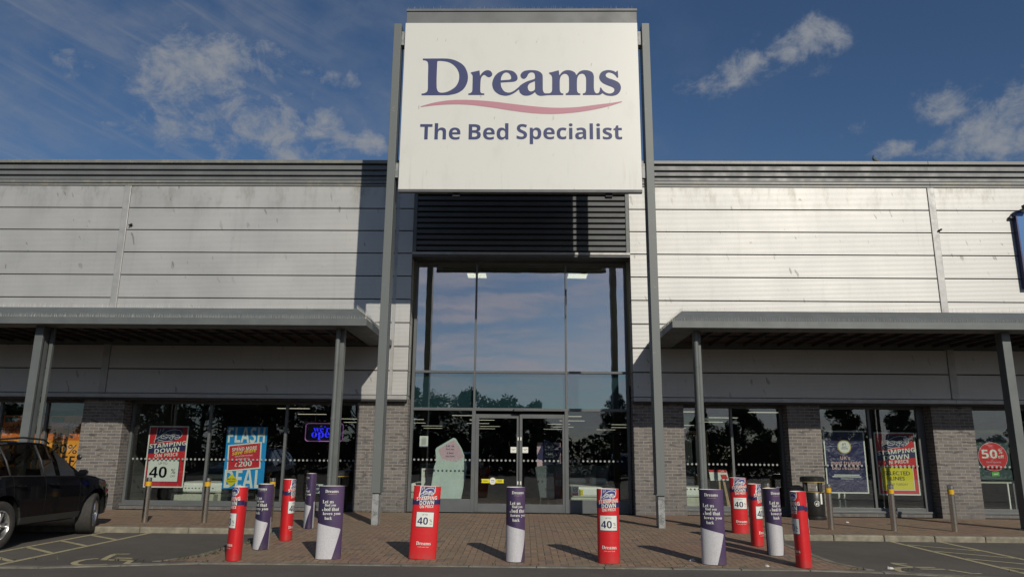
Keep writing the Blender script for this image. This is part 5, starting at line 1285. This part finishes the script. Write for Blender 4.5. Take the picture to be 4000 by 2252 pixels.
    for s_ in (1, -1):
        b.tube([at(y, 7, 0, s_, .004) for y in (-1.85, -1.28, -.28, .72)], .010, 6)
        for y in (-1.24, -.28): b.tube([at(y, 7, .0, s_, .002), at(y, 8, .0, s_, .004), at(y, 8, .98, s_, .002)], .016, 6)
    b.build('window_trim', M['car_trim'], t_, smooth=True, local=True)
    if detail:
        for s_ in (1, -1):
            b = MB(); b.tube([(s_*.60, -1.54, 1.60), (s_*.615, -1.36, 1.675), (s_*.625, -.55, 1.735), (s_*.62, 0, 1.71), (s_*.61, .16, 1.645)], .016, 8)
            b.build('roof_rail', M['blackplastic'], t_, smooth=True, local=True)
        for s_ in (1, -1):
            b = MB(); b.hull([(s_*.97, .50, 1.08), (s_*1.13, .50, 1.085), (s_*1.13, .50, 1.20), (s_*.99, .50, 1.19)], [(s_*.98, .65, 1.10), (s_*1.09, .66, 1.11), (s_*1.09, .66, 1.17), (s_*.99, .65, 1.17)])
            b.box(min(s_*.90, s_*.985), max(s_*.90, s_*.985), .52, .58, 1.09, 1.13)
            b.build('door_mirror', paint, t_, bevel=.02, smooth='auto', local=True)
            for key, o in doors.items():
                if key[1] == s_:
                    yh = -.08 if key[2] == 0 else -.90
                    h = MB(); h.tube([(s_*.945, yh - .10, .955), (s_*.985, yh - .07, .96), (s_*.985, yh + .07, .96), (s_*.945, yh + .10, .955)], .016, 8); h.build('door_handle', paint, o, smooth=True, local=True)
    for s_ in (1, -1):
        b = MB(); pts = [at(y, k, f, s_, .006) for y, k, f in ((1.95, 5, .6), (2.12, 5, .3), (2.27, 5, .3), (2.31, 5, .9), (2.22, 6, .6), (2.05, 6, .9))]
        b.poly(pts); b.build('headlight', M['car_lamp'], t_, local=True, fix=False)
        b = MB(); b.poly([at(y, k, f, s_, .006) for y, k, f in ((-2.05, 6, .9), (-2.36, 6, .8), (-2.38, 5, .2), (-2.2, 5, .0))]); b.build('tail_light', M['red'], t_, local=True, fix=False)
    for ax in (FA, RA):
        for s_ in (1, -1):
            prof = [(.235, -.12), (.245, -.128), (.345, -.130), (.366, -.115), (.372, -.08), (.372, .08), (.366, .115), (.345, .130), (.245, .128), (.235, .12)]
            w = MB(); w.lathe(prof + [prof[0]], 'x', (0, 0, 0), 40); tw = w.build('wheel', M['tyre'], t_, smooth='auto', local=True)
            tw.location = (s_ * .815, ax, WRAD)
            if ax == FA: tw.rotation_euler = (0, 0, steer)
            r = MB(); r.lathe([(.236, -.10), (.236, .118), (.222, .124), (.212, .105), (.205, -.09)], 'x', (0, 0, 0), 40)
            xo = s_ * .095
            for k in range(5):
                for q in (-.17, .17):
                    an = 2*math.pi*k/5; a0, a1 = an + q * .55, an + q
                    p0 = Vector((xo + s_*.005, .055*math.cos(a0), .055*math.sin(a0))); p1 = Vector((xo - s_*.012, .215*math.cos(a1), .215*math.sin(a1)))
                    r.tube([p0, p1], [.020, .017], 6)
            r.lathe([(0, xo - s_*.02), (.06, xo - s_*.02), (.058, xo + s_*.012), (0, xo + s_*.016)], 'x', (0, 0, 0), 20)
            r.build('rim', M['alloy'], tw, smooth='auto', local=True)
            d = MB(); d.lathe([(0, -s_*.02), (.17, -s_*.02), (.17, s_*.0), (0, s_*.0)], 'x', (0, 0, 0), 28); d.build('brake_disc', M['car_trim'], tw, local=True)
    if detail:
        b = MB()
        for sx in (-.38, .38):
            for sy in (.02, -.78):
                b.box(sx - .25, sx + .25, sy - .35, sy + .12, .55, .75); b.box(sx - .24, sx + .24, sy - .45, sy - .32, .70, 1.25); b.box(sx - .14, sx + .14, sy - .44, sy - .34, 1.28, 1.48)
        b.build('seat', M['seat'], t_, bevel=.05, local=True)
        b = MB(); b.box(-.82, .82, .45, .78, .85, 1.0); b.build('dashboard', M['blackplastic'], t_, bevel=.05, local=True)
        b = MB(); b.tube([(.38 + .18*math.cos(a*.5236), .38 + .05*math.sin(a*.5236), 1.02 + .17*math.sin(a*.5236)) for a in range(12)], .015, 6, True); b.build('steering_wheel', M['blackplastic'], t_, smooth=True, local=True)
    t_.rotation_euler = (0, 0, rotz)
    return t_
M['car_glass'] = glass_mat('car_glass', .03, (.30, .31, .30))
M['car_trim'] = mat('car_trim_grey', (.035, .035, .034), .5)
M['car_black'] = mat('black_car_paint', (.0060, .0060, .0075), .07, 0, 0, 1, .15)
M['car_silver'] = mat('silver_car_paint', (.35, .36, .38), .25, .5, coat=.6)
M['car_blue'] = mat('dark_blue_car_paint', (.02, .03, .07), .2, .2, coat=.6)
M['car_lamp'] = mat('lamp_lens', (.45, .46, .48), .08, .2, coat=1.0)
M['tyre'] = mat('tyre_rubber', (.040, .038, .035), .85, 0, .15, 20)
M['alloy'] = mat('alloy_rim', (.55, .55, .54), .28, .9)
M['seat'] = mat('seat_fabric', (.07, .067, .06), .8)
car('parked_car', 'black estate car parked nose to the kerb with its front wheels turned', (-8.84, -5.41, AZ + .001), 0, M['car_black'], R(20)).scale = (1, 1, .965)
car('parked_car', 'silver car parked behind the viewer, seen only mirrored in the shop glass', (-3.6, -29.4, AZ + .001), R(180), M['car_silver'], 0, 'cars across the car park', False)
car('parked_car', 'dark blue car parked behind the viewer, seen only mirrored in the shop glass', (6.3, -29.4, AZ + .001), R(180), M['car_blue'], 0, 'cars across the car park', False)

# moped half hidden behind the car
t_ = thing('moped', 'black moped with a round mirror half hidden behind the parked car', 'moped', (-10.02, -2.35, 0))
def mp(name, b, m_, smooth=True, parent=None): return b.build(name, m_, parent or t_, smooth=smooth)
for y in (-2.95, -1.75):
    w = MB(); w.lathe([(.16, -.045), (.22, -.05), (.24, 0), (.22, .05), (.16, .045), (.16, -.045)], 'x', (-10.02, y, .242), 24); wo = mp('wheel', w, M['tyre'], 'auto')
    r = MB(); r.lathe([(0, -.03), (.159, -.04), (.159, .04), (0, .03)], 'x', (-10.02, y, .242), 20); mp('rim', r, M['alloy'], 'auto', wo)
b = MB(); b.tube([(-10.02, -2.85, .45), (-10.02, -2.75, .62), (-10.02, -2.45, .66), (-10.02, -2.2, .40), (-10.02, -1.98, .42), (-10.02, -1.86, .95)], [.10, .15, .13, .10, .07, .06], 10); mp('body', b, M['car_black'])
b = MB(); b.box(-10.15, -9.89, -2.9, -2.35, .74, .82); b.build('saddle', M['blackplastic'], t_, bevel=.03)
b = MB(); b.tube([(-10.32, -1.98, 1.0), (-10.15, -1.88, 1.02), (-10.02, -1.86, 1.0), (-9.89, -1.88, 1.02), (-9.70, -1.98, 1.0)], .018, 8); hb = mp('handlebar', b, M['blackplastic'])
for s_ in (-1, 1):
    q = MB(); q.tube([(-10.02 + s_*.22, -1.90, 1.02), (-10.02 + s_*.26, -1.88, 1.10), (-10.02 + s_*.33, -1.90, 1.20)], .008, 6); q.lathe([(0, -.015), (.055, -.012), (.06, 0), (.05, .012), (0, .02)], 'y', (-10.02 + s_*.36, -1.90, 1.24), 18); mp('mirror', q, M['blackplastic'])
b = MB(); b.lathe([(0, -.03), (.07, -.02), (.085, .05), (.0, .08)], 'y', (-10.02, -1.80, .92), 16); mp('headlight', b, M['car_lamp'])

# ================================================================== trees across the car park (mirrored in the glass)
M['bark'] = mat('tree_bark', (.06, .048, .036), .9, 0, .3, 8)
def leaf_mat(name, a, c_):
    m_ = mat(name, a, .6); t = NT(m_.node_tree); g = t.new('ShaderNodeNewGeometry'); p = t.n['Principled BSDF']
    t.put(p.inputs['Base Color'], t.mix(t.ramp(t.noise(g.outputs['Position'], 1.3, 3), .3, .7), a, c_)); return m_
M['leaf'] = leaf_mat('oak_leaf', (.045, .075, .022), (.085, .120, .036)); M['pine'] = leaf_mat('pine_leaf', (.032, .056, .026), (.058, .085, .036))
def tree(loc, h, w_, seed, kind, label):
    rng = random.Random(seed); x, y, z = loc
    t_ = thing('pine_tree' if kind else 'broadleaf_tree', label, 'tree', loc, 'trees across the car park')
    b = MB(); b.tube([(0, 0, -.1), (.05, 0, h * .3), (-.05, .05, h * .6), (0, 0, h * .9)], [.22, .17, .11, .03], 8)
    cl = []
    NK = 34 if kind else 32
    for k in range(NK):
        f = .10 + .90 * (k + rng.random()) / NK
        rad = w_ * ((1.08 - f) * 1.1 if kind else max(.05, math.sin(math.pi * min(1, (f + .12) / 1.12))) ** .6 * .85) * rng.uniform(.5, 1.0); an = rng.uniform(0, 6.283)
        p = Vector((rad * math.cos(an), rad * math.sin(an), h * f)); cl.append((p, w_ * rng.uniform(.22, .40) * (1.15 - .5 * f)))
        b.tube([(0, 0, h * f * .8), tuple(p * .6 + Vector((0, 0, h * f * .36))), tuple(p)], [.06, .04, .012], 5)
    b.build('trunk', M['bark'], t_, smooth=True, local=True)
    L = MB()
    for p, r_ in cl:
        for _ in range(230):
            d = Vector((rng.gauss(0, 1), rng.gauss(0, 1), rng.gauss(0, .6))); d = d.normalized() * r_ * rng.random() ** .45; q = p + d
            s_ = rng.uniform(.10, .21); u = Vector((rng.gauss(0, 1), rng.gauss(0, 1), rng.gauss(0, 1))).normalized(); v = u.orthogonal().normalized()
            L.add([tuple(q - u*s_), tuple(q + v*s_*.5), tuple(q + u*s_), tuple(q - v*s_*.5)], [(0, 1, 2, 3)])
    L.build('crown', M['pine' if kind else 'leaf'], t_, local=True, fix=False)
    return t_
protos = {}
rng = random.Random(11)
TL = [(-32, 0, 1.15), (-27.5, 0, 1.32), (-23, 0, 1.25), (-19, 0, 1.38), (-15, 0, 1.2), (-11, 0, 1.05), (-7.6, 0, 1.0), (-4.6, 0, 1.12), (-1.6, 0, 1.0), (1.0, 0, .80), (7.6, 1, .80), (14.5, 1, .66), (17.2, 0, .74), (21.5, 1, .66), (27.5, 0, .8), (32, 1, .78), (40, 0, .9), (-36.5, 0, .86), (-41.5, 0, .8), (-47, 0, .95), (-54, 0, .9)]
for i, (x, kd, s_) in enumerate(TL):
    pk = (kd, i % 2)
    lb = ('bushy broadleaf tree far across the car park, mirrored in the glass' if kd == 0 else 'dark conical pine far across the car park, mirrored in the glass')
    if pk not in protos: o = protos[pk] = tree((0, 0, 0), 6.6 if kd == 0 else 8.2, 3.4 if kd == 0 else 2.6, 20 + i, kd, lb)
    else: o = copy_tree(protos[pk])
    o['label'] = lb
    o.location = (x, -44 + rng.uniform(-4, 4), AZ); o.rotation_euler = (0, 0, rng.uniform(0, 6)); o.scale = (s_, s_, s_ * rng.uniform(.92, 1.08))
L = MB(); 
for _ in range(22000):
    x, y, z = rng.uniform(-48, 48), rng.uniform(-39.5, -37), rng.uniform(-.1, 2.6); s_ = rng.uniform(.10, .21)
    u = Vector((rng.gauss(0, 1), rng.gauss(0, 1), rng.gauss(0, 1))).normalized(); v = u.orthogonal(); q = Vector((x, y, z + .25 * math.sin(x * 1.3)))
    L.add([tuple(q - u*s_), tuple(q + v*s_*.5), tuple(q + u*s_), tuple(q - v*s_*.5)], [(0, 1, 2, 3)])
tag(L.build('hedge', M['leaf'], fix=False), 'long dark hedge across the car park, mirrored in the glass', 'hedge', kind='stuff')

# ================================================================== bits of litter and weeds
rng = random.Random(4)
LIT = mat('paper_litter', (.55, .54, .50), .8)
def crumb(x, y, s_, label, m_=LIT):
    z = apron_z(y) + .006 if -4.4 < x < 4.3 else (.002 if y > -3.8 else AZ + .002)
    t_ = thing('litter_scrap', label, 'litter', (x, y, z), 'scraps of litter on the ground')
    b = MB(); n = 7; P0 = [(s_ * rng.uniform(.6, 1) * math.cos(k * 6.283 / n), s_ * rng.uniform(.5, .9) * math.sin(k * 6.283 / n), 0) for k in range(n)]
    b.hull(P0, [(p[0] * .7, p[1] * .7, s_ * rng.uniform(.15, .5)) for p in P0]); b.build('scrap', m_, t_, local=True)
crumb(2.42, -6.93, .055, 'crumpled white paper scrap left of the right end purple sleeve')
crumb(3.35, -7.33, .045, 'white paper scrap near the front edge between the two rightmost sleeves')
crumb(5.02, -7.35, .07, 'white and blue wrapper on the right parking bay', LIT)
crumb(7.02, -1.3, .05, 'white scrap on the footway right of the litter bin')
W_ = MB()
for _ in range(260):
    k = rng.random()
    if k < .55: y = rng.uniform(-7.45, -5.2); x = xl(y) - rng.uniform(-.12, .10); z = apron_z(y)
    elif k < .8: x = rng.uniform(-9, 9); y = -7.50 + rng.uniform(-.03, .03); z = -.095
    else: x = rng.uniform(-4.1, -2.9); y = .13; z = 0
    for q in range(4):
        an = rng.uniform(0, 6.28); l_ = rng.uniform(.02, .055); W_.add([(x - .006 * math.sin(an), y + .006 * math.cos(an), z), (x + .006 * math.sin(an), y - .006 * math.cos(an), z), (x + l_ * math.cos(an), y + l_ * math.sin(an), z + l_ * rng.uniform(.5, 1.1))], [(0, 1, 2)])
tag(W_.build('weeds', leaf_mat('weed_leaf', (.045, .060, .018), (.09, .10, .035)), fix=False), 'small green weeds in the paving joints and edges', 'weeds', kind='stuff')
